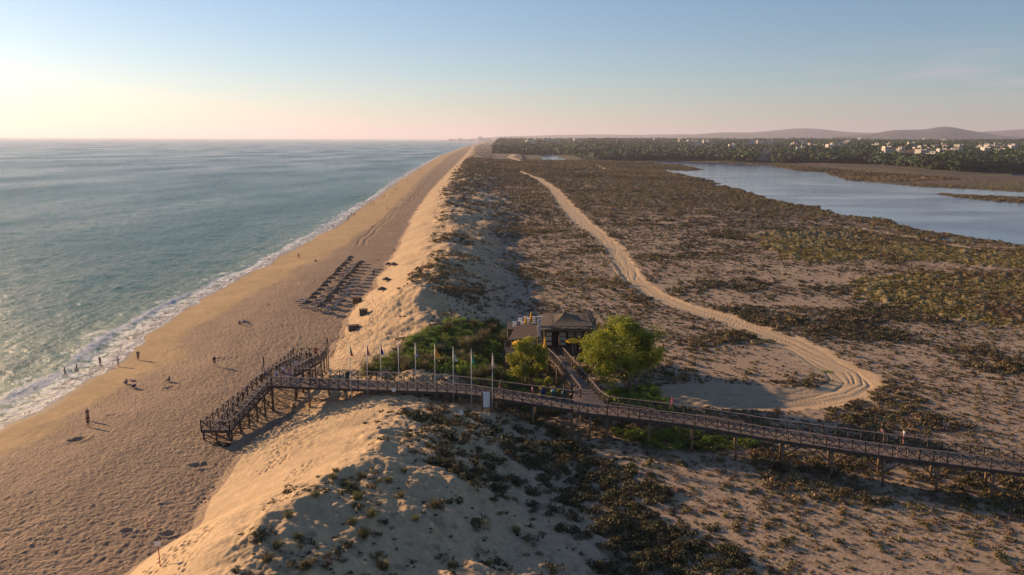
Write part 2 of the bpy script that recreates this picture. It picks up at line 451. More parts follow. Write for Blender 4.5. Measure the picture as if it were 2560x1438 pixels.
def G(px, py, dz=0.0, tmax=4000.0):
    """where the line of sight through the pixel meets the land (raised by dz)"""
    a, b, c = ray(px, py)
    t = np.geomspace(35, tmax, 900)
    zr = CAM_H + c*t; zl = land(a*t, b*t) + dz
    zl = np.maximum(zl, dz)
    i = np.argmax(zr < zl)
    if i == 0: return (a*tmax, b*tmax, 0)
    t = np.linspace(t[i-1], t[i], 60)
    zr = CAM_H + c*t; zl = np.maximum(land(a*t, b*t) + dz, dz)
    i = max(np.argmax(zr < zl), 1)
    return (a*t[i], b*t[i], float(zl[i]) - dz)
def gz(x, y):
    return float(land(np.array([float(x)]), np.array([float(y)]))[0])

for px, py, r, dp in ((193,1088,1.3,.42),(423,962,1.1,.3),(545,893,1.2,.35),(560,892,.9,.25),(280,1027,1.0,.2),(735,844,.9,.25),(318,1328,.7,.25),(418,1336,.8,.22),(600,802,.9,.2),(690,778,1.,.2),(675,760,.7,.2),(500,1165,1.3,.25),(420,1262,.8,.12),(1000,560,2.5,.35),(940,566,2,.3),(730,716,1.2,.2)):
    g = W(px, py, 2.85); PITS.append((g[0], g[1], r*.8, dp*.8))

# ------------------------------------------------------------------ plant cover and ground colours
MAT1 = WP([(2180,705),(2300,690),(2400,684),(2560,690),(2560,770),(2560,835),(2440,820),(2280,782),(2160,745),(2140,720)], 2.2) + []
MAT1 = [(x, y) for x, y in MAT1]
MAT2 = WP([(1900,592),(2000,572),(2110,562),(2250,592),(2420,622),(2560,645),(2560,672),(2300,662),(2060,662),(1960,655),(1890,630)], 1.8)
MAT2 = MAT2[:5] + [(250, 235), (230, 195)] + MAT2[7:]
MAT1 = MAT1[:4] + [(190, 160), (170, 110)] + MAT1[5:]
STREAK = [WP([(1900,700),(2000,690),(2140,690),(2260,676),(2440,672),(2440,682),(2300,690),(2160,705),(2050,720),(1930,722)], 2.5),
          WP([(1650,700),(1730,690),(1800,730),(1900,740),(2100,745),(2150,770),(1980,790),(1860,775),(1750,745)], 3),
          WP([(2070,645),(2150,648),(2300,655),(2300,660),(2100,656)], 2.3),
          WP([(1130,585),(1230,570),(1310,700),(1330,790),(1230,760),(1160,640)], 5),
          WP([(1170,480),(1230,478),(1275,492),(1250,500),(1190,498)], 6),
          WP([(1455,455),(1480,455),(1482,470),(1462,472)], 3),
          WP([(1640,850),(1760,870),(1950,880),(2040,905),(2070,935),(2000,950),(1800,945),(1640,940)], 3)]
DARKP = [WP([(1020,850),(1060,780),(1140,745),(1220,765),(1260,790),(1150,805)], 7), WP([(930,930),(1000,860),(1060,850),(1040,930)], 6),
         WP([(1760,640),(1850,600),(1960,660),(2000,690),(1900,700),(1800,760),(1640,730),(1700,690)], 2.8),
         WP([(1550,590),(1700,600),(1720,640),(1560,640)], 3),
         WP([(1160,575),(1250,560),(1310,620),(1290,660),(1200,620)], 6),
         WP([(1240,500),(1300,500),(1380,560),(1300,575),(1220,545)], 5)]
BELT = WP([(1030,1075),(1060,1020),(1240,1010),(1400,1020),(1460,1085),(1560,1105),(1700,1250),(1760,1438),(1800,1500),(1570,1500),(1480,1330),(1330,1262),(1230,1268),(1120,1190)], 6)
GREEN = WP([(905,925),(960,885),(1040,855),(1100,822),(1170,798),(1230,785),(1285,800),(1300,850),(1400,880),(1410,955),(1440,978),(1200,944),(1060,936)], 6)
GREEN2 = WP([(1500,1000),(1530,960),(1640,950),(1660,995),(1700,1018),(1640,1025)], 4)
UNDER = WP([(1180,1000),(1300,1005),(1440,1030),(1540,1045),(1540,1085),(1400,1060),(1280,1040)], 4.5)
GREEN3 = WP([(1530,1070),(1660,1075),(1800,1090),(1900,1098),(1890,1112),(1800,1122),(1640,1118),(1540,1095)], 3.2)

def pm(x, y, poly, soft=3.0, amp=4.0, L0=12, seed=0):
    P_ = np.array(poly); out = np.zeros(x.shape)
    m = (x > P_[:, 0].min()-15) & (x < P_[:, 0].max()+15) & (y > P_[:, 1].min()-15) & (y < P_[:, 1].max()+15)
    if m.any():
        s = sdist(x[m], y[m], poly) + amp*fbm(x[m], y[m], L0, 4, seed=30+seed)
        out[m] = 1-ss(-soft, soft, s)
    return out

def zones(x, y):
    Z = {}
    sh = ip(SHORE, y) + 0.9*fbm(y, y*0, 17, 2, seed=1)
    Z['s'] = s = x-sh
    xf = ip(FOOT, y) + 0.9*fbm(y, x*0, 9, 2, seed=4); xc = ip(CREST, y) + 2.2*fbm(y, x*0, 14, 3, seed=3); xl = ip(LEE, y)
    u = (x-xf)/(xc-xf); v = (x-xc)/(xl-xc)
    Z['xf'], Z['u'], Z['v'] = xf, u, v
    Z['sd'] = sd = water_sd(x, y)
    n1 = fbm(x, y, 16, 4, seed=22); n2 = fbm(x, y, 5, 3, seed=23); n3 = fbm(x, y, 60, 3, seed=24)
    rest = np.interp(y, [60, 100, 180, 260, 420], [0.62, 0.58, 0.66, 0.9, 1.15])
    cov = rest*ss(.55, 1.1, v) + 0.17*ss(0.0, .3, v)*(1-ss(.55, 1.1, v))
    cov = cov + 0.55*(ss(0.55, 0.9, u)*(1-ss(.3, .9, v)))*ss(-.1, .35, n1+.15)*ss(100, 130, y)*1.0
    cov = cov + 0.5*(ss(0.75, 1.0, u)*(1-ss(.3, .75, v)))*ss(-.15, .3, n2)*(y < 130)
    cov = cov + (ss(.3, .9, u)*(1-ss(.8, 1., v)))*ss(350, 700, y)*0.8
    belt = pm(x, y, BELT, 5, 4, 8, 1)
    cov = np.maximum(cov, belt*0.50*ss(-.5, .4, n2))
    for i, p in enumerate(DARKP): cov = np.maximum(cov, pm(x, y, p, 4, 6, 14, 4+i)*0.85)
    cov = np.maximum(cov, pm(x, y, UNDER, 1, 1.5, 5, 55)*.9)
    bare = np.zeros(x.shape)
    for i, p in enumerate(STREAK): bare = np.maximum(bare, pm(x, y, p, 4, 7, 14, 10+i))
    bare = bare + 0.6*ss(.25, .6, fbm(x, y*2.2, 30, 4, seed=25))*(x > 30)*(y < 280)
    cov = cov*(1-0.75*np.clip(bare, 0, 1))*1.0
    cov = cov*(0.75+0.5*np.clip(n1, -1, 1))
    Z['mat'] = mt = np.maximum(pm(x, y, MAT1, 3, 6, 16, 30), pm(x, y, MAT2, 3, 6, 16, 31))*(1-.75*ss(.35, .6, n1+.25*n2))
    bw = np.interp(y, [200, 350, 600, 1400], [9, 13, 22, 50])
    Z['bank'] = bk = (1-ss(bw*.7, bw*1.3, sd + 5*n1))*(x > 40)*(y < 2400)
    Z['cov'] = cov = np.clip(cov, 0, 1)*(x > xf)*(sd > .5)
    d, sg, run = pdist(x, y, TR2); w = track_w(run)
    edge = 1.2*fbm(x, y, 3, 4, .6, seed=26)
    tr = 1-ss(w*.85, w*1.25, d+edge)
    d1, _, _ = pdist(x, y, TR1); tr = np.maximum(tr, 1-ss(4, 9, d1+2*n2))
    t = np.hypot((x-TURN[0])/13, (y-TURN[1])/6.5)
    turn = 1-ss(.85, 1.15, t + .12*n2)
    d3, sg3, _ = pdist(x, y, TR3); q = d3*sg3
    faint = np.maximum(np.exp(-((q-.9)/.35)**2), np.exp(-((q+.9)/.35)**2))
    dm, _, _ = pdist(x, y, TRM); d4, _, _ = pdist(x, y, TR4)
    faint = np.maximum(faint*.7, .95*(1-ss(1.2, 3.0, dm+.6*n2))); faint = np.maximum(faint, .9*(1-ss(2, 5, d4)))
    Z['track'] = tr; Z['turn'] = turn; Z['faint'] = faint
    Z['cov'] = cov*(1-np.maximum(tr, turn))*(1-.8*faint)
    Z['n1'], Z['n2'], Z['n3'] = n1, n2, n3
    return Z

def mixc_(a, b, t): return a*(1-t[:, None]) + np.asarray(b)*t[:, None]

def ground_colour(x, y, Z):
    r = np.hypot(x, y)
    n = x.shape[0]
    c = np.tile(np.array([.51, .35, .20]), (n, 1))
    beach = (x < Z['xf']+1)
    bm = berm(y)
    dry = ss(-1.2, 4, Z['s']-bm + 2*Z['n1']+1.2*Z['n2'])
    c = np.where(beach[:, None], mixc_(np.tile(np.array([.40, .26, .125]), (n, 1)), (.30, .20, .13), dry), c)  # grazing light and footprint shade painted in as a darker dry beach tone
    c = c*(1 + .10*Z['n2'][:, None] + .08*fbm(x, y, 1.2, 2, seed=40)[:, None])
    inland = Z['v'] > 0
    c = mixc_(c, (.37, .262, .18), ss(0.3, 1.0, Z['v'])*.85)
    # strand line of weed and coarse shells
    c = mixc_(c, (.20, .13, .075), beach*np.exp(-((Z['s']-bm-.6-1.5*Z['n1'])/1.3)**2)*ss(-.1, .5, fbm(x, y, 1.6, 3, seed=41))*.55)
    # scrub too small or too far to stand up as plants
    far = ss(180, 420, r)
    sc = np.array([.12, .082, .058]) * (1-.42*ss(300, 800, r))[:, None] * (1+.35*Z['n1'][:, None]+.25*fbm(x, y, 3, 2, seed=42)[:, None])  # far scrub painted darker to stand in for the plants' missing self-shadow
    grain = fbm(x, y, np.where(r < 300, 1.1, np.where(r < 800, 3.0, 8.0)), 3, 0.6, seed=43)
    cover = Z['cov']*(.6 + .4*far)
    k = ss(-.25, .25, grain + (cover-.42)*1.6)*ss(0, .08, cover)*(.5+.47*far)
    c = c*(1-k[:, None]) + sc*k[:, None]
    olive = np.array([.17, .13, .035])*(1+.3*Z['n1'][:, None]+.35*fbm(x, y, 2.5, 3, seed=44)[:, None])
    reddish = np.array([.105, .062, .038])
    oc = olive*(1-ss(0, .5, Z['n3'])[:, None]) + reddish*ss(0, .5, Z['n3'])[:, None]
    m = np.clip(Z['mat']*.85, 0, 1)
    c = c*(1-m[:, None]) + oc*m[:, None]
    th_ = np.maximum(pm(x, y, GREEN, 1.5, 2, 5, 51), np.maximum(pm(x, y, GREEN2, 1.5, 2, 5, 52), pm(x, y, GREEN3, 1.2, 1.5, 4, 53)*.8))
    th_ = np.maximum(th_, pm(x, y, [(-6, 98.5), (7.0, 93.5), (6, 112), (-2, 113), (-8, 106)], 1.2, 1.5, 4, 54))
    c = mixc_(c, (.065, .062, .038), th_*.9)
    # broad olive and rust flats between the road and the creek, further off
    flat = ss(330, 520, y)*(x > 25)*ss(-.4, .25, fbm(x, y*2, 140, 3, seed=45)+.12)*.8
    c = c*(1-flat[:, None]) + (np.array([.105, .080, .036])*(1+.25*Z['n1'][:, None])*(1-.25*ss(300, 800, r))[:, None])*flat[:, None]  # plant self-shadow painted into the flats' colour too, growing with distance
    b = Z['bank']*.92
    c = c*(1-b[:, None]) + (np.array([.10, .08, .028])*(1+.35*Z['n1'][:, None]))*b[:, None]
    # beyond the creek
    yb = np.interp(x, [200, 300, 330, 400, 650], [1420, 1300, 800, 640, 590])
    beyond = ss(0, 8, Z['sd'])*(x > 150)*ss(-20, 20, y-yb)
    rust = np.array([.115, .070, .045])*(1+.25*Z['n1'][:, None]) + np.array([.0, .02, -.01])*ss(0, .4, fbm(x, y, 200, 2, seed=46))[:, None]
    c = c*(1-beyond[:, None]) + rust*beyond[:, None]
    wm, we = wood_mask(x, y)
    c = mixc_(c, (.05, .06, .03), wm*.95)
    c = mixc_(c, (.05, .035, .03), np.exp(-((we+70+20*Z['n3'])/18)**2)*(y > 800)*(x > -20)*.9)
    sandc = np.tile(np.array([.54, .375, .22]), (n, 1))*(1+.08*fbm(x, y, .8, 2, seed=47)[:, None])
    t = np.maximum(Z['track'], Z['faint']*.8)
    c = c*(1-t[:, None]) + sandc*t[:, None]
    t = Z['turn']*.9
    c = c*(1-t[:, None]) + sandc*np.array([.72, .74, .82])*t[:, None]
    # wet sand by the water
    wet = (1-ss(-.2, 2.4, Z['s']+.8*Z['n2']))*beach
    c = mixc_(c, (.20, .155, .125), wet*.85)
    mud = (1-ss(.2, 2.0, Z['sd']))*(x > 40)
    c = mixc_(c, (.10, .08, .06), mud*.8)
    return np.clip(c, .005, 1), wet

# ------------------------------------------------------------------ the ground: one sheet out to the horizon
def polar_grid(a_fine, a_step, rows):
    a = [R(v) for v in np.arange(-a_fine, a_fine+1e-6, a_step)]
    side = [R(v) for v in np.concatenate([np.arange(a_fine+.4, 80, .5), np.arange(80, 180, 4)])]
    a = np.array([-v for v in side[::-1]] + a + side)
    A, Rr = np.meshgrid(a, rows)
    return a, Rr*np.sin(A), Rr*np.cos(A)
rows = list(np.geomspace(1.5, 36, 14))
r_ = 36.0
while r_ < 75000:
    step = max((r_*r_+34*34)/34*R(.055), 0.12)
    step = min(step, r_*.0085 if r_ < 5000 else r_*.03)
    r_ += step; rows.append(r_)
rows = np.array(rows)
ang, GX, GY = polar_grid(37.5, .062, rows)
gx, gy = GX.ravel(), GY.ravel()
gzv = land(gx, gy, fine=True)
ZN = zones(gx, gy)
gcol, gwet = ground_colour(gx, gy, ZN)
# small relief of scrub where it is not built as plants
rr = np.hypot(gx, gy)
far = ss(150, 350, rr)
gzv = gzv + ZN['cov']*far*0.5*np.clip(fbm(gx, gy, 2.2, 3, .6, seed=50)+.15, 0, 1)*(rr < 1500)
gzv = gzv + (ZN['mat']+ZN['bank']*.6)*(ZN['sd'] > 1)*0.6*np.clip(fbm(gx, gy, 1.8, 3, .6, seed=51)+.3, 0, 1)*(rr < 1200)
dryb = ss(-1.2, 3, ZN['s']-berm(gy) + 2*ZN['n1'])*(gx < ZN['xf']+1)
tramp_ = ss(-1, 1, gx-ZN['xf'])*(1-ss(.5, .9, ZN['u']))*ss(70, 84, gy)*(1-ss(150, 230, gy))
glump = np.clip(dryb*(.75+.25*ZN['n1']) + tramp_*.55 + .22*(ZN['v'] > -.3)*(1-ZN['track']) + .14*ss(-6, -1, ZN['s']-berm(gy))*ss(-.1, .4, ZN['n2']), 0, 1)*(1-ss(500, 1500, rr))
nr, nc = GX.shape
idx = np.arange(nr*nc).reshape(nr, nc)
FF = np.stack([idx[:-1, :-1], idx[:-1, 1:], idx[1:, 1:], idx[1:, :-1]], -1).reshape(-1, 4)[:, ::-1]
closing = np.stack([idx[:-1, -1], idx[:-1, 0], idx[1:, 0], idx[1:, -1]], -1)[:, ::-1]
FF = np.concatenate([FF, closing])

mg, tg, bgd = mat_base("ground")
N, Lk = tg.nodes, tg.links.new
at = N.new("ShaderNodeAttribute"); at.attribute_name = "albedo"
aw = N.new("ShaderNodeAttribute"); aw.attribute_name = "wet"
tcn = N.new("ShaderNodeTexCoord")
n1 = N.new("ShaderNodeTexNoise"); n1.inputs['Scale'].default_value = 2.3; n1.inputs['Detail'].default_value = 5; n1.inputs['Roughness'].default_value = .65
n2 = N.new("ShaderNodeTexNoise"); n2.inputs['Scale'].default_value = .35; n2.inputs['Detail'].default_value = 3
Lk(tcn.outputs['Object'], n1.inputs['Vector']); Lk(tcn.outputs['Object'], n2.inputs['Vector'])
mr = N.new("ShaderNodeMapRange"); mr.inputs[1].default_value = .3; mr.inputs[2].default_value = .7; mr.inputs[3].default_value = .82; mr.inputs[4].default_value = 1.18
Lk(n1.outputs[0], mr.inputs[0])
hs = N.new("ShaderNodeHueSaturation"); Lk(at.outputs['Color'], hs.inputs['Color']); Lk(mr.outputs[0], hs.inputs['Value'])
Lk(hs.outputs[0], bgd.inputs['Base Color'])
rm = N.new("ShaderNodeMapRange"); rm.inputs[3].default_value = .95; rm.inputs[4].default_value = .32
Lk(aw.outputs['Fac'], rm.inputs[0]); Lk(rm.outputs[0], bgd.inputs['Roughness'])
bgd.inputs['Specular IOR Level'].default_value = .3
bn = N.new("ShaderNodeBump"); bn.inputs['Strength'].default_value = .5; bn.inputs['Distance'].default_value = .06
im = N.new("ShaderNodeMath"); im.operation = 'SUBTRACT'; im.inputs[0].default_value = 1.0
bs = N.new("ShaderNodeMath"); bs.operation = 'MULTIPLY'; bs.inputs[1].default_value = .55
Lk(aw.outputs['Fac'], im.inputs[1]); Lk(im.outputs[0], bs.inputs[0]); Lk(bs.outputs[0], bn.inputs['Strength'])
Lk(n1.outputs[0], bn.inputs['Height'])
al = N.new("ShaderNodeAttribute"); al.attribute_name = "lump"
n3 = N.new("ShaderNodeTexNoise"); n3.inputs['Scale'].default_value = 2.7; n3.inputs['Detail'].default_value = 2.5; n3.inputs['Distortion'].default_value = .5
Lk(tcn.outputs['Object'], n3.inputs['Vector'])
bn3 = N.new("ShaderNodeBump"); bn3.inputs['Distance'].default_value = .27
Lk(al.outputs['Fac'], bn3.inputs['Strength']); Lk(n3.outputs[0], bn3.inputs['Height']); Lk(bn.outputs[0], bn3.inputs['Normal'])
Lk(bn3.outputs[0], bgd.inputs['Normal'])
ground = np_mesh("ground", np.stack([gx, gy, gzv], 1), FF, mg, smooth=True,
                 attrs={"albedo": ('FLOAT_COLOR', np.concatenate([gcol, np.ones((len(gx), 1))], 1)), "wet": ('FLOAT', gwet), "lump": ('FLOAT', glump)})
tag(ground, kind='structure')
del ZN, FF, GX, GY, gcol

# ------------------------------------------------------------------ the sea
def shore_x(y): return ip(SHORE, y) + 0.9*fbm(y, y*0, 17, 2, seed=1)
srows = rows[(rows > 55)]
srows = srows[::1]
a = np.arange(-72, 0.9, .075)
A, Rr = np.meshgrid(np.radians(a), srows)
sx_, sy_ = (Rr*np.sin(A)).ravel(), (Rr*np.cos(A)).ravel()
off = shore_x(sy_) - sx_
lob = 1.6*fbm(sy_, sy_*0, 9, 3, seed=60) + .9*np.abs(fbm(sy_, sx_*.2, 4, 2, seed=61))
brk = np.interp(sy_, [60, 110, 150, 200, 260, 380, 500, 700, 60000], [8.5, 8.5, 8, 5.0, 4.6, 7, 4.5, 6, 8]) + 1.0*fbm(sy_, sy_*0, 22, 2, seed=62)
bamp = np.interp(sy_, [60, 150, 200, 260, 380, 500, 60000], [.34, .30, .25, .25, .3, .25, .25])*(.7+.6*fbm(sy_, sy_*0, 8, 3, seed=63))
rs = np.hypot(sx_, sy_)
chop = fbm(sx_*.8+sy_*.3, sy_*.8-sx_*.3, 5.5, 4, .6, seed=64)*.16 + fbm(sx_*1.6, sy_*.55, 16, 3, seed=65)*.16
zsea = ss(3, 12, off)*chop*(1-ss(900, 2500, rs))
e = (off-brk)
wave = np.where(e < 0, np.exp(-(e/1.5)**2), np.exp(-(e/2.6)**2))*bamp
zsea = zsea + wave*(off > 1)*(1+.35*fbm(sx_, sy_, 1.1, 3, seed=69))
second = np.exp(-((off-brk-9-2*fbm(sy_, sy_*0, 30, 2, seed=66))/2.2)**2)*.22*ss(-.1, .3, fbm(sy_, sy_*0, 45, 2, seed=67))
zsea = zsea + second
# thin running water over the sand in front of the breaker
zl = land(sx_, sy_)
film = np.clip((off+lob)*.05, -.12, .12)
thin = 1-ss(3.5, 6.5, off)
zsea = zsea*(1-thin) + (np.maximum(zl + film + .02*fbm(sx_, sy_, 1.2, 2, seed=68), -.3))*thin
zsea = np.where(off < -3.5, zl-.3, zsea)
keep = (off > -4.5) & (off < 1e9)
f1 = fbm(sx_, sy_, 2.6, 4, .65, seed=70); f2 = fbm(sx_*.55, sy_*1.1, 1.1, 3, .6, seed=71)
rough_ = np.interp(sy_, [100, 170, 260, 420, 1200], [1, 1.0, .8, .9, .8])
inshore = (1-ss(-1.0, 1.2, e-.4*f1))
lace = ss(.10, .32, 1-np.abs(f1)*2.4 + .35*f2 - .35 - .28*(1-ss(-.5, 2.5, off+lob))*0)
foam = inshore*np.clip(.45*ss(-.3, .5, f2) + lace*ss(-.4, .4, f1+.55*ss(1.5, 5, off)), 0, 1)
foam = foam*.95
foam = np.maximum(foam, inshore*ss(brk*.5, brk*.85, off+2.2*f1)*(.6+.45*f2)*rough_)
foam = np.maximum(foam, np.exp(-((e+.6)/1.0)**2)*ss(-.6, .1, f1+bamp*1.2))
foam = np.maximum(foam, (np.exp(-((off+lob-.25)/.22)**2)+.5*np.exp(-((off+lob-1.7-.8*f1)/.3)**2))*.9)
foam = np.maximum(foam, .7*ss(.38, .6, f1+.3*f2)*(1-ss(2, 9, e)))
foam = np.clip(foam, 0, 1)
nr, nc = A.shape
idx = np.arange(nr*nc).reshape(nr, nc)
FS = np.stack([idx[:-1, :-1], idx[:-1, 1:], idx[1:, 1:], idx[1:, :-1]], -1).reshape(-1, 4)[:, ::-1]
FS = FS[keep[FS].all(1)]
used = np.zeros(len(sx_), bool); used[FS.ravel()] = True
remap = np.cumsum(used)-1

msea, ts, b = mat_base("sea_water")
N, Lk = ts.nodes, ts.links.new
b.inputs['Base Color'].default_value = (.018, .085, .085, 1)
b.inputs['IOR'].default_value = 1.33; b.inputs['Specular IOR Level'].default_value = .17
tcn = N.new("ShaderNodeTexCoord")
mp = N.new("ShaderNodeMapping"); mp.inputs['Rotation'].default_value = (0, 0, R(14)); mp.inputs['Scale'].default_value = (1, .55, 1)
wv = N.new("ShaderNodeTexNoise"); wv.inputs['Scale'].default_value = .42; wv.inputs['Detail'].default_value = 9; wv.inputs['Roughness'].default_value = .66
Lk(tcn.outputs['Object'], mp.inputs[0]); Lk(mp.outputs[0], wv.inputs['Vector'])
wv2 = N.new("ShaderNodeTexNoise"); wv2.inputs['Scale'].default_value = .012; wv2.inputs['Detail'].default_value = 4
mp2 = N.new("ShaderNodeMapping"); mp2.inputs['Scale'].default_value = (1, .35, 1); mp2.inputs['Rotation'].default_value = (0, 0, R(60))
Lk(tcn.outputs['Object'], mp2.inputs[0]); Lk(mp2.outputs[0], wv2.inputs['Vector'])
bn = N.new("ShaderNodeBump"); bn.inputs['Strength'].default_value = 1.0; bn.inputs['Distance'].default_value = 1.3
Lk(wv.outputs[0], bn.inputs['Height']); Lk(bn.outputs[0], b.inputs['Normal'])
rmx = N.new("ShaderNodeMapRange"); rmx.inputs[1].default_value = .35; rmx.inputs[2].default_value = .65; rmx.inputs[3].default_value = .16; rmx.inputs[4].default_value = .3
Lk(wv2.outputs[0], rmx.inputs[0])
af = N.new("ShaderNodeAttribute"); af.attribute_name = "foam"
ash = N.new("ShaderNodeAttribute"); ash.attribute_name = "shallow"
mxs = N.new("ShaderNodeMix"); mxs.data_type = 'RGBA'; mxs.inputs[6].default_value = (.020, .115, .098, 1); mxs.inputs[7].default_value = (.10, .19, .12, 1)
Lk(ash.outputs['Fac'], mxs.inputs[0])
mxw = N.new("ShaderNodeMix"); mxw.data_type = 'RGBA'; mxw.inputs[7].default_value = (.22, .17, .13, 1)
awd = N.new("ShaderNodeAttribute"); awd.attribute_name = "film"
Lk(mxs.outputs[2], mxw.inputs[6]); Lk(awd.outputs['Fac'], mxw.inputs[0])
mxf = N.new("ShaderNodeMix"); mxf.data_type = 'RGBA'; mxf.inputs[7].default_value = (.80, .80, .80, 1)
Lk(mxw.outputs[2], mxf.inputs[6]); Lk(af.outputs['Fac'], mxf.inputs[0]); Lk(mxf.outputs[2], b.inputs['Base Color'])
mrf = N.new("ShaderNodeMix"); mrf.data_type = 'FLOAT'; mrf.inputs[3].default_value = .8
Lk(rmx.outputs[0], mrf.inputs[2]); Lk(af.outputs['Fac'], mrf.inputs[0]); Lk(mrf.outputs[0], b.inputs['Roughness'])
shal = (1-ss(4, 26, off + 6*f1))*.8
filmm = (1-ss(1.5, 5.0, off))
sea = np_mesh("sea", np.stack([sx_, sy_, zsea], 1)[used], remap[FS], msea, smooth=True,
              attrs={"foam": ('FLOAT', foam[used]), "shallow": ('FLOAT', shal[used]), "film": ('FLOAT', filmm[used])})
tag(sea, kind='structure')
del sx_, sy_, zsea, FS, A, Rr

# ------------------------------------------------------------------ the tidal creek and ponds
ml, tl, b = mat_base("lagoon_water")
N, Lk = tl.nodes, tl.links.new
b.inputs['Base Color'].default_value = (.085, .115, .205, 1); b.inputs['Roughness'].default_value = .1; b.inputs['IOR'].default_value = 1.33
tcn = N.new("ShaderNodeTexCoord"); wv = N.new("ShaderNodeTexNoise"); wv.inputs['Scale'].default_value = .8; wv.inputs['Detail'].default_value = 5
Lk(tcn.outputs['Object'], wv.inputs['Vector'])
wv2 = N.new("ShaderNodeTexNoise"); wv2.inputs['Scale'].default_value = .02; wv2.inputs['Detail'].default_value = 5
mp2 = N.new("ShaderNodeMapping"); mp2.inputs['Scale'].default_value = (.5, 1.2, 1); Lk(tcn.outputs['Object'], mp2.inputs[0]); Lk(mp2.outputs[0], wv2.inputs['Vector'])
rm = N.new("ShaderNodeMapRange"); rm.inputs[1].default_value = .4; rm.inputs[2].default_value = .7; rm.inputs[3].default_value = .15; rm.inputs[4].default_value = .9
Lk(wv2.outputs[0], rm.inputs[0])
bn = N.new("ShaderNodeBump"); bn.inputs['Distance'].default_value = .25; Lk(rm.outputs[0], bn.inputs['Strength'])
Lk(wv.outputs[0], bn.inputs['Height']); Lk(bn.outputs[0], b.inputs['Normal'])
xs_ = np.linspace(40, 1600, 60); ys_ = np.linspace(140, 2400, 60)
XX, YY = np.meshgrid(xs_, ys_); idx = np.arange(3600).reshape(60, 60)
FL = np.stack([idx[:-1, :-1], idx[:-1, 1:], idx[1:, 1:], idx[1:, :-1]], -1).reshape(-1, 4)
lag = np_mesh("water", np.stack([XX.ravel(), YY.ravel(), XX.ravel()*0], 1), FL, ml)
tag(lag, kind='structure')

# ------------------------------------------------------------------ far hills
mh = mat("hill_scrub", (.07, .075, .055), .95, .3, .004, detail=6)
def ridge(name, prof, D, depth, drop=0, seed=0):
    """prof: list of (px, py) of the skyline seen at distance D"""
    px = np.array([p[0] for p in prof], float); py = np.array([p[1] for p in prof], float)
    u = np.linspace(px[0], px[-1], 160); sky_y = np.interp(u, px, py)
    kern = np.exp(-np.linspace(-2, 2, 9)**2); kern /= kern.sum()
    sky_y = np.convolve(np.pad(sky_y, 4, mode='edge'), kern, mode='valid')
    t = np.linspace(-1, 1, 25)
    V = []
    for j, tt in enumerate(t):
        for i, (a_, b_) in enumerate(zip(u, sky_y)):
            x, y, z = ray(a_, b_); k = D/y
            h = CAM_H + z*k
            hh = max(h, 0)*(math.cos(tt*math.pi/2)**1.3)
            dd = D + tt*depth
            xx = x*D/y*1.0*(dd/D)
            V.append((xx, dd, hh))
    V = np.array(V); 
    V[:, 2] += 14*fbm(V[:, 0], V[:, 1], 900, 4, seed=seed)*np.clip(V[:, 2]/80, 0, 1)*(1-np.exp(-((V[:, 1]-D)/300)**2))
    V[:, 2] -= 3
    n = len(u); idx = np.arange(n*25).reshape(25, n)
    F_ = np.stack([idx[:-1, :-1], idx[:-1, 1:], idx[1:, 1:], idx[1:, :-1]], -1).reshape(-1, 4)
    return tag(np_mesh(name, V, F_, mh, smooth=True), kind='structure')
ridge("hills", [(2080,341),(2130,338),(2180,334),(2230,325),(2310,323),(2330,320),(2345,317),(2360,316),(2378,317),(2410,323),(2450,330),(2500,338),(2560,343),(2640,346)], 9000, 1300, seed=1)
ridge("hills", [(1640,344),(1720,337),(1790,332),(1880,331),(1950,325),(1985,321),(2015,320),(2060,323),(2110,329),(2170,332),(2260,330),(2400,331),(2480,328),(2530,324),(2600,321),(2760,318)], 13500, 1800, seed=2)
ridge("hills", [(1180,346),(1260,341),(1340,339),(1400,337),(1500,336),(1600,337),(1700,335),(1800,336),(1900,337)], 17000, 1500, seed=3)

# ------------------------------------------------------------------ plants
def rot_quads(P_, nrm, size, rng, squash=0.6):
    """leaf-like quads centred on P_, facing nrm, of the given sizes"""
    n = len(P_)
    nrm = nrm/np.linalg.norm(nrm, axis=1, keepdims=True)
    r = rng.normal(size=(n, 3)); t = np.cross(nrm, r); t /= np.linalg.norm(t, axis=1, keepdims=True)+1e-9
    b = np.cross(nrm, t)
    s = size.reshape(-1, 1)
    V = np.stack([P_-t*s, P_-b*s*squash, P_+t*s, P_+b*s*squash], 1).reshape(-1, 3)
    return V
def qfaces(n, base=0): return (np.arange(n*4).reshape(n, 4)+base)

def clump_points(n, rng, lumps=7, flat=.6, spread=.62, lump_r=.42):
    """points on the outside of a heap of lumps filling the unit half ball"""
    ctr = []
    while len(ctr) < lumps:
        p = rng.uniform(-1, 1, 3)
        if p[0]**2+p[1]**2+p[2]**2 < 1: ctr.append(p*spread*np.array([1, 1, .8]) + np.array([0, 0, .25]))
    ctr = np.array(ctr); lr = lump_r*rng.uniform(.65, 1.25, lumps)
    k = rng.integers(0, lumps, n)
    d = rng.normal(size=(n, 3)); d[:, 2] = np.abs(d[:, 2])*1.1-.25; d /= np.linalg.norm(d, axis=1, keepdims=True)
    rad = rng.uniform(.72, 1.08, n)
    P_ = ctr[k] + d*(lr[k]*rad)[:, None]
    P_[:, 2] = np.maximum(P_[:, 2], .0)*flat
    return P_, d, ctr, lr

def shrub_template(n, rng, leaf=.12, lumps=7, flat=.62):
    P_, d, _, _ = clump_points(n, rng, lumps, flat)
    P_[:, 2] += .03
    nn = d + rng.normal(size=(n, 3))*.7
    return rot_quads(P_, nn, leaf*rng.uniform(.6, 1.35, n), rng)
TEMPL = {k: [shrub_template(n, RNG, lf) for _ in range(8)] for k, (n, lf) in {'a': (320, .085), 'b': (70, .17), 'c': (26, .28), 'd': (10, .45)}.items()}

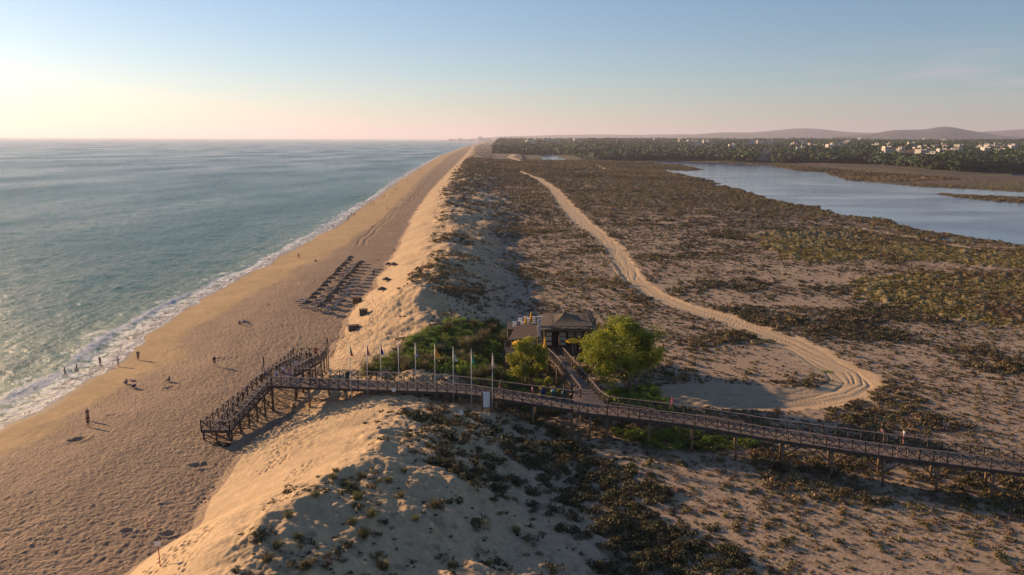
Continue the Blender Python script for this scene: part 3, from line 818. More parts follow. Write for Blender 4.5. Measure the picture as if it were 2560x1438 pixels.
LEAF_DARK = mat_leaf("dune_scrub_leaf", (.036, .040, .022), (.145, .12, .05), 1.3, .15, objvar=.35)
LEAF_STUFF = mat_leaf("heath_leaf", (.75, .75, .75), (1.25, 1.2, 1.15), .8, .1, attr="tint")
STEM = mat("grey_twigs", (.12, .10, .08), .9, .3, 8)

# where shrubs stand
def scatter(n, xr, yr, k, rfun, seed):
    rng = np.random.default_rng(seed)
    y = rng.uniform(*yr, n); x = rng.uniform(*xr, n)
    m = (x < .70*y+12) & (x > -.70*y-12)
    x, y = x[m], y[m]
    Z = zones(x, y)
    p = k(Z, x, y)
    m = rng.random(len(x)) < p
    x, y = x[m], y[m]; Z = {a_: (b_[m] if isinstance(b_, np.ndarray) else b_) for a_, b_ in Z.items()}
    return x, y, rfun(Z, x, y, rng), Z
def rk_big(Z, x, y, rng):
    b = pm(x, y, BELT, 2, 3.5, 8, 1)
    return np.where(b > .4, rng.uniform(.4, 1.15, len(x)), np.clip(.26*np.exp(rng.normal(size=len(x))*.45), .14, 1.0)*(1+.8*ss(.1, .6, Z['n1'])))
A1 = scatter(90000, (-20, 115), (34, 165), lambda Z, x, y: Z['cov']*np.where(Z['v'] < 1.1, .85, .95), rk_big, 1)
A2 = scatter(120000, (-30, 200), (150, 330), lambda Z, x, y: Z['cov']*.62, lambda Z, x, y, g: np.clip(.26*np.exp(g.normal(size=len(x))*.45)*(1+.7*ss(0, .5, Z['n1'])), .16, 1.3)*1.25, 2)
A3 = scatter(80000, (-60, 330), (320, 760), lambda Z, x, y: Z['cov']*(.42), lambda Z, x, y, g: np.clip(.85*np.exp(g.normal(size=len(x))*.4), .4, 2.6), 3)
A6 = scatter(60000, (-110, 420), (740, 1350), lambda Z, x, y: Z['cov']*.5*(wood_mask(x, y)[1] < -60), lambda Z, x, y, g: g.uniform(1.2, 2.8, len(x)), 6)
# cushions of the olive mats
A4 = scatter(44000, (60, 240), (100, 290), lambda Z, x, y: Z['mat']*.9*(Z['sd'] > 2), lambda Z, x, y, g: g.uniform(.5, 1.1, len(x)), 4)
A5 = scatter(40000, (90, 420), (180, 700), lambda Z, x, y: Z['bank']*.5*(Z['sd'] > 1.5), lambda Z, x, y, g: g.uniform(.5, 1.3, len(x))*np.interp(y, [200, 700], [.8, 1.6]), 5)

def tint_of(kind, Z, n, rng, x, y):
    if kind == 'mat':
        base = np.array([.24, .185, .05]); alt = np.array([.16, .09, .04])
        t = ss(-.2, .4, Z['n3'])[:, None]; c = base*(1-t)+alt*t
    else:
        g = ss(.1, .6, rng.random(n))[:, None]
        c = np.array([.25, .165, .105])*(1-g) + np.array([.16, .135, .06])*g
        c = c*(1+.45*np.clip(Z['n3'], -.8, .8)[:, None]*np.array([1, .9, .7]))
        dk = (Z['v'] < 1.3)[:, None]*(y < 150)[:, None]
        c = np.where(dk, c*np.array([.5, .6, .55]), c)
        gold = (rng.random(n) < .12)[:, None]
        c = np.where(gold, np.array([.22, .15, .06]), c)
    return c*rng.uniform(.75, 1.25, (n, 1))

allx, ally, allr, allt = [], [], [], []
for kind, (x, y, r, Z) in (('s', A1), ('s', A2), ('s', A3), ('s', A6), ('mat', A4), ('mat', A5)):
    rng = np.random.default_rng(len(x))
    # keep clear of the boardwalk legs' line only by size; keep clear of road
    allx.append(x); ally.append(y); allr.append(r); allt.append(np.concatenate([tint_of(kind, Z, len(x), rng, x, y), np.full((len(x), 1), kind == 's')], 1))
allx = np.concatenate(allx); ally = np.concatenate(ally); allr = np.concatenate(allr); allt = np.concatenate(allt)
allz = land(allx, ally)

# hand placed plants of the foreground, read off the photograph
HAND = [  # px, py, radius, label
    (1195, 1318, 1.15, "round dark shrub with a hollow crown alone on the shaded sand"),
    (1246, 1408, .8, "small round shrub catching light near the bottom edge of the dune"),
    (1382, 1425, 1.1, "upright bushy dark shrub at the very bottom of the dune slope"),
    (1170, 1198, 1.1, "yellowish green shrub at the edge of the sunlit saddle below the board sign"),
    (1095, 1268, .9, "rusty brown low shrub lying along a sunlit sand rib"),
    (880, 1225, 1.0, "tawny dry grassy tuft in the blowout hollow of the dune"),
    (765, 1418, .7, "bright green grassy tuft low on the left dune rib"),
    (908, 1342, .55, "small yellow green tuft in the shaded blowout"),
    (955, 1418, .6, "dark green sprawling plant near the bottom of the blowout"),
    (1285, 1205, 1.6, "largest dark shrub mound in the middle of the dune scrub belt"),
    (1430, 1130, 1.5, "broad black green shrub high on the shaded slope under the boardwalk"),
    (1540, 1318, 1.5, "long dark shrub trailing down the right side of the shaded slope"),
    (1115, 1095, 1.4, "wide low green shrub on the dune shoulder below the flagpoles"),
    (1185, 1045, 1.3, "dense olive shrub heap just below the white information board"),
]
for p in HAND:
    pass
vis = np.hypot(allx, ally)
score = allr/vis * ((np.abs(allx/np.maximum(ally, 1)) < .66) & (ally > 46) & (allt[:, 3] > .5))
order = np.argsort(-score)
NIND = 270
ind = order[:NIND]; rest = order[NIND:]
shr_mesh = []
for i, V in enumerate(TEMPL['a']):
    me = bpy.data.meshes.new("shrub"); n = len(V)//4
    me.from_pydata(V.tolist(), [], qfaces(n).tolist()); me.materials.append(LEAF_DARK); me.update(); shr_mesh.append(me)
def put_shrub(x, y, r, label, group=None, name="dune_shrub", mesh=None, hs=1.0, zz=None):
    o = bpy.data.objects.new(name, mesh or random.choice(shr_mesh)); link(o)
    o.location = (x, y, (gz(x, y) if zz is None else zz)-.05*r); o.rotation_euler = (0, 0, random.uniform(0, 6.28)); o.scale = (r, r*random.uniform(.75, 1.1), r*hs*random.uniform(.8, 1.15))
    return tag(o, label, 'shrub', group)
for px, py, r, lab in HAND:
    g = G(px, py); put_shrub(g[0], g[1], r, lab)
DUNE_S, FLAT_S, PINES = [], [], []
for i in ind:
    x, y, r = allx[i], ally[i], allr[i]
    if np.any([math.hypot(x-W(h[0], h[1], 6)[0], y-W(h[0], h[1], 6)[1]) < .8 for h in HAND]): continue
    sh = x < 12 and y < 90
    (DUNE_S if sh else FLAT_S).append(put_shrub(x, y, r, "low dark scrub bush dotted over the bare foreground dune" if sh else "low brown scrub bush on the flat sand inland of the foreground dune",
              "scrub bushes on the foreground dune" if sh else "scrub bushes on the near inland flat", zz=allz[i]))
# the rest: one mesh of uncountable heath
VV, FFl, TT = [], [], []
base = 0
rng = np.random.default_rng(9)
rest = rest[(np.abs(allx[rest]/np.maximum(ally[rest], 1)) < .78)]
for lod, lo, hi in (('b', .0042, 9), ('c', .0017, .0042), ('d', 0, .0017)):
    sc = allr[rest]/vis[rest]
    sel = rest[(sc >= lo) & (sc < hi)]
    which = rng.integers(0, 8, len(sel))
    for w_ in range(8):
        ii = sel[which == w_]
        if not len(ii): continue
        T_ = TEMPL[lod][w_]
        ang_ = rng.uniform(0, 2*np.pi, len(ii)); c_, s_ = np.cos(ang_), np.sin(ang_)
        X = T_[None, :, 0]*c_[:, None]-T_[None, :, 1]*s_[:, None]; Y = T_[None, :, 0]*s_[:, None]+T_[None, :, 1]*c_[:, None]
        rr_ = allr[ii][:, None]; hh = rng.uniform(.7, 1.1, (len(ii), 1))*np.where(allt[ii, 3] > .5, 1, .8)[:, None]
        V = np.stack([X*rr_+allx[ii][:, None], Y*rr_+ally[ii][:, None], T_[None, :, 2]*rr_*hh+allz[ii][:, None]-.03], -1)
        n = V.shape[0]*V.shape[1]
        VV.append(V.reshape(-1, 3)); FFl.append(np.arange(n).reshape(-1, 4)+base); base += n
        TT.append(np.repeat(allt[ii, :3], V.shape[1], 0))
VV = np.concatenate(VV); FFl = np.concatenate(FFl); TT = np.concatenate(TT)
print("heath quads", len(FFl))
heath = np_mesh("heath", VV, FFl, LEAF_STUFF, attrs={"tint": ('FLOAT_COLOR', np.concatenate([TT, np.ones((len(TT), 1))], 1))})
tag(heath, "low brown and olive heath covering the flat behind the dunes", "heath", kind='stuff')
del VV, FFl, TT

# ---- green bushes round the beach restaurant
def leafy(name, n, leaf, m, rng, lumps=10, flat=.85, spread=.62, lump_r=.45):
    P_, d, c, lr = clump_points(n, rng, lumps, flat, spread, lump_r)
    V = rot_quads(P_, d+rng.normal(size=(n, 3))*.8, leaf*rng.uniform(.6, 1.3, n), rng, .55)
    me = bpy.data.meshes.new(name); me.from_pydata(V.tolist(), [], qfaces(n).tolist()); me.materials.append(m); me.update()
    return me
GREEN_L = mat_leaf("bush_leaf", (.055, .10, .022), (.32, .42, .06), .9, .35, objvar=.35)
REED_L = mat_leaf("reed_leaf", (.10, .095, .04), (.28, .24, .11), 1.2, .2, objvar=.3)
bush_me = [leafy("bush", 620, .075, GREEN_L, RNG) for _ in range(5)]
def twigs(name, rng, n=7):
    mb = MB()
    for i in range(n):
        a_ = rng.uniform(0, 6.28); t_ = rng.uniform(.2, .7)
        mb.tube([(0.05*math.cos(a_), .05*math.sin(a_), -.08), (.3*t_*math.cos(a_), .3*t_*math.sin(a_), .25), (.8*t_*math.cos(a_), .8*t_*math.sin(a_), .6)], [.03, .02, .008], 5)
    me = bpy.data.meshes.new(name); me.from_pydata(mb.v, [], mb.f); me.materials.append(STEM); me.update(); return me
twig_me = twigs("stems", RNG)
def reed_mesh(rng, n=170):
    V, F_ = [], []
    for i in range(n):
        a_ = rng.uniform(0, 6.28); b_ = rng.uniform(0, .35)**.8; h = rng.uniform(.5, 1.1); l = rng.uniform(.15, .6)
        bx, by = b_*math.cos(a_), b_*math.sin(a_); w_ = .018; q = rng.uniform(0, 6.28); wx, wy = w_*math.cos(q), w_*math.sin(q)
        k = len(V); mx_, my_ = bx+l*.35*math.cos(a_), by+l*.35*math.sin(a_); tx, ty = bx+l*math.cos(a_), by+l*math.sin(a_)
        V += [(bx-wx, by-wy, -.05), (bx+wx, by+wy, -.05), (mx_+wx, my_+wy, h*.75), (mx_-wx, my_-wy, h*.75), (tx, ty, h*.95), (tx+wx*.3, ty+wy*.3, h*.95)]
        F_ += [(k, k+1, k+2, k+3), (k+3, k+2, k+5, k+4)]
    me = bpy.data.meshes.new("reeds"); me.from_pydata(V, [], F_); me.materials.append(REED_L); me.update(); return me
reed_me = [reed_mesh(RNG) for _ in range(3)]
def _x(): pass
def put_bush(x, y, r, label, group=None, h=.85, kind='bush', sink=.1, me=None):
    z = gz(x, y)
    t = thing("green_bush" if kind == 'bush' else "pampas_grass", label, 'bush' if kind == 'bush' else 'grass', (x, y, z-sink*r), random.uniform(0, 6.28), group)
    t.scale = (r, r, r*h)
    o = bpy.data.objects.new("foliage" if kind == 'bush' else "blades", me or random.choice(bush_me if kind == 'bush' else reed_me)); link(o, t)
    if kind == 'bush':
        s_ = bpy.data.objects.new("stems", twig_me); link(s_, t)
    return t
def fill(poly, n, rmin, rmax, seed, sep=.75):
    P_ = np.array(poly); rng = np.random.default_rng(seed); out = []
    for _ in range(6000):
        if len(out) >= n: break
        x = rng.uniform(P_[:, 0].min(), P_[:, 0].max()); y = rng.uniform(P_[:, 1].min(), P_[:, 1].max())
        if sdist(np.array([x]), np.array([y]), poly)[0] > -.2: continue
        r = rng.uniform(rmin, rmax)
        if any(math.hypot(x-a_, y-b_) < (r+c_)*sep*.8 for a_, b_, c_ in out): continue
        out.append((x, y, r))
    return out
BLOCK = []    # boxes where no bush may stand: filled in below from the walkways
def clear(x, y, r):
    if 3.2 < x < 14.2 and y > 113.5-r*.4 and y < 130: return False
    if -1.5 < x < 4.5 and 112 < y < 129: return False
    d, _, _ = pdist(np.array([x]), np.array([y]), MAINW); d2, _, _ = pdist(np.array([x]), np.array([y]), BRANCHW)
    return d[0] > 1.75+r*.45 and d2[0] > 1.5+r*.5
MAINW = [(-31.3, 100.2), (-23.6, 99.7), (-9.5, 98), (-5, 96.9), (7.3, 91.5), (11.5, 89.5), (20.3, 86.4), (28.1, 82.2), (39.1, 77.6), (50.4, 73.2), (66, 67)]
BRANCHW = [(9.6, 91.5), (9.4, 94), (7.2, 104.5), (6.0, 114)]
BUSHES, REEDS, B2, B3 = [], [], [], []
for i, (x, y, r) in enumerate(fill(GREEN, 260, .8, 1.75, 3, .55)+fill([(-5, 99.2), (6.3, 95.5), (5.2, 111.5), (-2, 112), (-8, 106)], 60, .8, 1.6, 6, .6)):
    if not clear(x, y, r): continue
    if i % 6 == 3:
        REEDS.append(put_bush(x, y, r*1.05, "tuft of tall arching dune grass with pale plumes among the green bushes", "tall grass tufts behind the flagpoles", 1.2, 'reed', 0))
    else:
        BUSHES.append(put_bush(x, y, r, "rounded green bush", "green bushes of the thicket by the restaurant"))
for x, y, r in fill(GREEN2, 40, .9, 1.8, 4, .6):
    if clear(x, y, r): B2.append(put_bush(x, y, r, "dark green bush under the big tree beside the footbridge", "bushes under the big tree"))
for x, y, r in fill(GREEN3, 60, .7, 1.5, 5, .5):
    d, _, _ = pdist(np.array([x]), np.array([y]), MAINW)
    if d[0] > .4: B3.append(put_bush(x, y, min(r, 1.5), "shaded bush", "bushes under the right hand boardwalk", .8))
GRASSY = []
for px, py, r_ in ((868,1222,1.0),(895,1248,.9),(880,1310,.8),(912,1338,.9),(766,1420,.9),(832,1196,.7),(722,1292,.8),(694,1368,.8),(958,1422,1.0),(1088,1268,.9),(972,1205,.7),(1002,1242,.7),(1040,1300,.6),(840,1180,.6),(790,1240,.7),(668,1402,.8),(1010,1180,.6),(930,1290,.9),(1290,1330,.8),(1130,1420,.7),(905,1195,.8),(745,1345,.6)):
    g = G(px, py); GRASSY.append(put_bush(g[0], g[1], r_*.9, "dune grass tuft", "dry grass tufts on the foreground dune crest", .8, 'reed', 0))
# low green mats on the sand right of the tree
mat_me = [leafy("mat_plant", 700, .05, GREEN_L, RNG, 14, .35, .8, .3) for _ in range(2)]
for px, py, r, lab in ((1672, 838, 3.2, "flat green creeping plant patch on the sand nearest the tree top"), (1803, 838, 3.6, "flat green creeping plant patch further right beside the sandy road"),
                       (1770, 900, 2.8, "flat green creeping plant patch in front of the other two, above the parking loop"), (2066, 928, 1.2, "small green plant patch inside the bend of the sandy road"),
                       (1232, 490, 5.0, "green shrub mound on the white sand behind the distant dune crest"), (1098, 626, 2.2, "dark dome shaped shrub on the sunlit dune above the thatched parasols")):
    g = G(px, py); put_bush(g[0], g[1], r, lab, None, .4 if r != 5.0 else .5, me=random.choice(mat_me))

# ---- trees by the restaurant
BARK = mat("bark", (.16, .12, .09), .9, .3, 6, .5, stretch=(1, 1, .3))
def make_tree(name, label, loc, H, rx, ry, n_l, n_leaf, leaf, m, seed, trunk_h=.35, squash=1.0, trunk_r=.03, group=None, cat='tree', limbs=9, cbase=.18):
    rng = np.random.default_rng(seed)
    t = thing(name, label, cat, loc, 0, group)
    mb = MB()
    top = Vector((rng.uniform(-.3, .3), rng.uniform(-.3, .3), H*.62))
    for k in range(3):
        b0 = Vector((rng.uniform(-.35, .35), rng.uniform(-.35, .35), -.4)); mid = b0 + Vector((rng.uniform(-.5, .5), rng.uniform(-.5, .5), H*.3))
        mb.tube([b0, mid, top + Vector((rng.uniform(-1, 1), rng.uniform(-1, 1), 0))], [H*trunk_r, H*trunk_r*.7, H*trunk_r*.3], 7)
    C_ = []
    while len(C_) < n_l:
        p = rng.uniform(-1, 1, 3)
        q = (p**2).sum()
        if .35 < q < 1 and p[2] > -.7 and (abs(math.sin(p[0]*4+seed)+math.cos(p[1]*4)) > .35): C_.append(p)
    C_ = np.array(C_)
    lob = rng.normal(size=(9, 3)); lob[:, 2] = np.abs(lob[:, 2])*.9-.2; lob /= np.linalg.norm(lob, axis=1, keepdims=True)
    w_ = (C_/np.linalg.norm(C_, axis=1, keepdims=True)) @ lob.T
    C_ = C_*(.62+.5*ss(.55, .95, w_.max(1)))[:, None]
    C_ = C_*np.array([rx*.80, ry*.80, H*.40*squash]) + np.array([0, 0, H*(.5+cbase*.3)])
    for k in range(limbs):
        e_ = Vector(C_[k]); s_ = Vector((0, 0, H*rng.uniform(.15, .4)))
        mb.tube([s_, s_.lerp(e_, .5)+Vector((0, 0, .3)), e_], [H*trunk_r*.45, H*trunk_r*.28, H*trunk_r*.1], 6)
    mb.build("trunk", BARK, t, True)
    lr = rng.uniform(.45, 1.4, n_l)*rx*.19
    k = rng.integers(0, n_l, n_leaf)
    d = rng.normal(size=(n_leaf, 3)); d[:, 2] += .25; d /= np.linalg.norm(d, axis=1, keepdims=True)
    P_ = C_[k] + d*(lr[k]*rng.uniform(.35, 1.12, n_leaf))[:, None]*np.array([1, 1, .8])
    P_[:, 2] = np.maximum(P_[:, 2], .25)
    V = rot_quads(P_, d+rng.normal(size=(n_leaf, 3))*.8, leaf*rng.uniform(.6, 1.4, n_leaf), rng, .5)
    np_mesh("crown", V, qfaces(n_leaf), m, t)
    return t
TREE_L = mat_leaf("tree_leaf", (.12, .17, .025), (.44, .42, .05), .6, .4)
TREE_L2 = mat_leaf("small_tree_leaf", (.14, .18, .025), (.48, .42, .05), .8, .4)
make_tree("broadleaf_tree", "large spreading yellow green tree right of the footbridge and restaurant", (16.3, 106.0, gz(16.3, 106)), 10.4, 6.9, 6.0, 130, 34000, .15, TREE_L, 7)
make_tree("broadleaf_tree", "small golden green tree left of the footbridge in front of the restaurant steps", (2.6, 105.8, gz(2.6, 105.8)), 6.9, 3.7, 3.0, 60, 14000, .13, TREE_L2, 8)
make_tree("broadleaf_tree", "narrow upright young tree in the thicket beside the footbridge rail", (4.8, 98.5, gz(4.8, 98.5)), 4.4, 1.7, 1.6, 22, 4200, .11, TREE_L2, 9)
make_tree("broadleaf_tree", "small round tree among the bushes just right of the footbridge top", (9.8, 107, gz(9.8, 107)), 5.2, 1.5, 1.7, 22, 4200, .12, TREE_L, 10)

# ---- the far wood
PINE_L = mat_leaf("pine_needles", (.022, .045, .018), (.07, .10, .03), .12, .05, objvar=.3)
def far_tree_me(n, rng, umbrella=True):
    ctr = rng.normal(size=(7, 3))*np.array([.42, .42, .10 if umbrella else .25]); k = rng.integers(0, 7, n)
    d = rng.normal(size=(n, 3)); d[:, 2] = np.abs(d[:, 2])*.9-.25; d /= np.linalg.norm(d, axis=1, keepdims=True)
    P_ = ctr[k]+d*np.array([.5, .5, .22 if umbrella else .42])*rng.uniform(.8, 1.1, (n, 1))
    P_[:, 2] += .75 if umbrella else .5
    return rot_quads(P_, d+rng.normal(size=(n, 3))*.35, rng.uniform(.07, .14, n), rng, .8)
rng = np.random.default_rng(21)
ft = [far_tree_me(380, rng, i % 2 == 0) for i in range(6)]
ft_low = [far_tree_me(34, rng, i % 2 == 0) for i in range(6)]
for i in range(6):
    ft_low[i] = ft_low[i].reshape(-1, 4, 3); c_ = ft_low[i].mean(1, keepdims=True); ft_low[i] = ((ft_low[i]-c_)*2.2+c_).reshape(-1, 3)
ft_me = []
for V in ft:
    me = bpy.data.meshes.new("crown"); me.from_pydata(V.tolist(), [], qfaces(len(V)//4).tolist()); me.materials.append(PINE_L); me.update(); ft_me.append(me)
tb = MB(); tb.tube([(0, 0, -.1), (.03, 0, .4), (0, .02, .72)], [.045, .035, .02], 6)
tr_me = bpy.data.meshes.new("trunk"); tr_me.from_pydata(tb.v, [], tb.f); tr_me.materials.append(BARK)
wx, wy = [], []
while len(wx) < 26000:
    th = rng.uniform(-.03, .72, 4000)
    dd = 900*np.exp(rng.uniform(0, 1.75, 4000))
    x_, y_ = th*dd, dd
    m_, e_ = wood_mask(x_, y_)
    pr_ = m_*np.where(e_ < 130, 1, .55)
    ok = (rng.random(4000) < pr_)
    wx += list(x_[ok]); wy += list(y_[ok])
wx = np.array(wx[:26000]); wy = np.array(wy[:26000]); wz = land(wx, wy)
HOUSE_PX = [(2190,372),(2215,381),(2232,384),(2248,380),(2262,378),(2276,372),(2283,386),(2294,377),(2306,379),(2318,385),(2330,377),(2343,380),(2352,388),(2364,380),(2378,383),(2392,386),(2338,372),(2350,370),(2368,373),(2300,391),(2268,389),(2330,394),(2395,378),(2224,369),(2206,390),
            (2450,388),(2462,383),(2474,386),(2486,380),(2497,387),(2452,374),(2466,371),(2480,373),(2492,372),(2505,375),(2518,371),(2470,378),(2506,381),(2530,373),
            (1904,392),(1918,391),(2068,385),(2075,371),(2010,363),(1985,365),(2000,378),(2030,366),(2098,370),(2122,364),(2120,361),(2150,353),
            (1722,356),(1735,355),(1748,358),(1762,360),(1778,358),(1830,370),(1742,365),(1700,357),(1880,358),(1900,357),(1920,358),(1935,357),
            (1312,351),(1330,358),(1340,352),(1372,347),(1393,346),(1438,344),(1640,351),(1700,352),(1362,353),(1320,356),
            (2300,347),(2318,345),(2332,348),(2345,346),(2360,347),(2310,353),(2405,353)]
def house_spot(px, py):
    # stand the house on the land along this line of sight, whichever distance the slope gives
    a_, b_, c_ = ray(px, py)
    t_ = np.geomspace(900, 6500, 700); zl_ = land(a_*t_, b_*t_)+7.0
    zr_ = CAM_H+c_*t_
    i = int(np.argmax(zr_ < zl_)) if (zr_ < zl_).any() else 500
    return a_*t_[i], b_*t_[i]
HS = [house_spot(*p) for p in HOUSE_PX]
keep = np.ones(len(wx), bool)
for hx, hy in HS:
    k_ = hy/1400
    ux, uy = hx/math.hypot(hx, hy), hy/math.hypot(hx, hy)
    al = (wx-hx)*ux+(wy-hy)*uy; ac = np.abs(-(wx-hx)*uy+(wy-hy)*ux)
    keep &= ~((ac < 15*k_) & (al > -110*k_) & (al < 14))
wx, wy, wz = wx[keep], wy[keep], wz[keep]
vis_ = (wy/np.hypot(wx, wy)) > .80
o_ = np.argsort(np.hypot(wx, wy)*np.where(np.abs(wx/wy) < .66, 1, 10))
def tsize(n): return rng.uniform(7, 12.5, n)
for i in o_[:290]:
    s_ = float(rng.uniform(8, 13))
    t = thing("pine_tree", "dark green tree in the front rank of the far wood behind the creek", "tree", (wx[i], wy[i], wz[i]), rng.uniform(0, 6.28), "trees along the near edge of the far wood")
    t.scale = (s_, s_, s_*rng.uniform(.75, 1.1)); PINES.append(t)
    link(bpy.data.objects.new("crown", random.choice(ft_me)), t); link(bpy.data.objects.new("trunk", tr_me), t)
ii = o_[290:]
PINE_S = mat_leaf("wood_leaf", (.7, .7, .7), (1.35, 1.3, 1.2), .02, .0, attr="tint")
VV, TT = [], []
which = rng.integers(0, 6, len(ii))
for w_ in range(6):
    jj = ii[which == w_]; 
    for tmpl, sel in ((ft[w_], jj[wy[jj] < 1500]), (ft_low[w_], jj[wy[jj] >= 1500])):
        if not len(sel): continue
        s_ = rng.uniform(8, 13.5, (len(sel), 1)); a_ = rng.uniform(0, 6.28, (len(sel), 1)); hh = rng.uniform(.8, 1.15, (len(sel), 1))
        X = (tmpl[None, :, 0]*np.cos(a_)-tmpl[None, :, 1]*np.sin(a_))*s_+wx[sel][:, None]; Y = (tmpl[None, :, 0]*np.sin(a_)+tmpl[None, :, 1]*np.cos(a_))*s_+wy[sel][:, None]
        V = np.stack([X, Y, tmpl[None, :, 2]*s_*hh+wz[sel][:, None]], -1); VV.append(V.reshape(-1, 3))
        c_ = np.array([.042, .075, .03])*rng.uniform(.45, 1.8, (len(sel), 1))*np.where(rng.random((len(sel), 1)) < .25, np.array([1.5, 1.35, .9]), 1)
        TT.append(np.repeat(c_, V.shape[1], 0))
VV = np.concatenate(VV); TT = np.concatenate(TT)
print("wood quads", len(VV)//4)
tag(np_mesh("woodland", VV, qfaces(len(VV)//4), PINE_S, attrs={"tint": ('FLOAT_COLOR', np.concatenate([TT, np.ones((len(TT), 1))], 1))}),
    "dark pine wood covering the slopes beyond the creek", "wood", kind='stuff')
# undergrowth canopy sheet far back, where single crowns run together
th_ = np.linspace(-.024, .75, 340); d_ = np.geomspace(1500, 16000, 130)
TH, DD = np.meshgrid(th_, d_); cx_, cy_ = (TH*DD).ravel(), DD.ravel()
wm_, we_ = wood_mask(cx_, cy_)
cz = land(cx_, cy_) + np.where(we_ > 60, 5.5, -3) + 4.0*fbm(cx_, cy_, 45, 3, .6, seed=80)
idx = np.arange(len(cx_)).reshape(TH.shape)
F_ = np.stack([idx[:-1, :-1], idx[:-1, 1:], idx[1:, 1:], idx[1:, :-1]], -1).reshape(-1, 4)[:, ::-1]
F_ = F_[(wm_[F_] > .5).all(1)]
tag(np_mesh("woodland", np.stack([cx_, cy_, cz], 1), F_, mat("canopy", (.024, .040, .018), .95, .5, .05, detail=8), smooth=True), "distant wood reading as one dark canopy", "wood", kind='stuff')

# ------------------------------------------------------------------ boardwalks
DZ = 6.3
def lerp3(a, b, t): return tuple(a[i]+(b[i]-a[i])*t for i in range(3))
def densify(pts, step):
    out = []; tot = 0
    segs = [math.dist(pts[i], pts[i+1]) for i in range(len(pts)-1)]
    T_ = sum(segs); n = max(1, round(T_/step))
    for k in range(n+1):
        d = T_*k/n; i = 0
        while i < len(segs)-1 and d > segs[i]: d -= segs[i]; i += 1
        out.append(lerp3(pts[i], pts[i+1], min(d/segs[i], 1)))
    return out
def planks(mb, left, right, w=.30, th=.07):
    """boards laid across between two edge lines (x, y, z of the walking surface)"""
    nb = max(2, int(sum(math.dist(left[i], left[i+1]) for i in range(len(left)-1))/w))
    Ls = densify(left, sum(math.dist(left[i], left[i+1]) for i in range(len(left)-1))/nb)
    Rs = densify(right, sum(math.dist(right[i], right[i+1]) for i in range(len(right)-1))/nb)
    for i in range(min(len(Ls), len(Rs))-1):
        g = .07
        a, b = lerp3(Ls[i], Ls[i+1], g), lerp3(Ls[i], Ls[i+1], 1-g); c, d = lerp3(Rs[i], Rs[i+1], 1-g), lerp3(Rs[i], Rs[i+1], g)
        j = random.uniform(-.004, .004)
        vs = [(p[0], p[1], p[2]+j) for p in (a, b, c, d)] + [(p[0], p[1], p[2]-th) for p in (a, b, c, d)]
        mb.quad_faces(vs, [(3,2,1,0),(4,5,6,7),(0,1,5,4),(1,2,6,5),(2,3,7,6),(3,0,4,7)])
def beam(mb, pts, w, h, dz):
    for i in range(len(pts)-1):
        a = (pts[i][0], pts[i][1], pts[i][2]+dz); b = (pts[i+1][0], pts[i+1][1], pts[i+1][2]+dz); mb.bar(a, b, w, h)
DECK = mat("deck_boards", (.20, .15, .125), .8, .3, 2.5, .2)
def railing(parent, pts, bay=1.25, h=1.2, ends=True, tally=None):
    P_ = densify(pts, bay)
    mb = MB()
    for i in range(len(P_)-1):
        a, b = P_[i], P_[i+1]
        mb.bar((a[0], a[1], a[2]+h), (b[0], b[1], b[2]+h), .15, .055)
    mb.build("handrail", WOOD_RAIL, parent)
    for i, p in enumerate(P_):
        m_ = MB(); m_.box((p[0], p[1], p[2]+h/2-.16), (.11, .11, h+.26)); m_.build("rail_post", WOOD, parent)
    for i in range(len(P_)-1):
        a, b = P_[i], P_[i+1]
        m_ = MB()
        m_.bar((a[0], a[1], a[2]+.10), (b[0], b[1], b[2]+h-.08), .05, .075)
        m_.bar((a[0], a[1]+.052, a[2]+h-.08), (b[0], b[1]+.052, b[2]+.10), .05, .075)
        m_.build("cross_brace", WOOD, parent)
def zpt(p, z): return (p[0], p[1], z)
NR_W = [(-31.2, 98.5), (-24.4, 97.7), (-8.1, 96.1), (-5, 95.3), (7.2, 89.8)]
FR_W = [(-29.3, 102.3), (-22.7, 101.4), (-11.3, 99.7), (-8.0, 99.3), (-5.1, 98.4), (7.5, 93.3)]
NR_E = [(11.2, 87.9), (20.0, 85.0), (27.7, 80.9), (38.4, 76.1), (49.7, 72.1), (66, 65.8)]
FR_E = [(11.8, 91.0), (20.6, 87.9), (28.6, 83.7), (39.9, 79.1), (51.1, 74.6), (67.2, 68.6)]
PL = [(7.2, 89.8), (8.3, 88.75), (9.3, 88.35), (10.3, 88.2), (11.2, 87.9)]

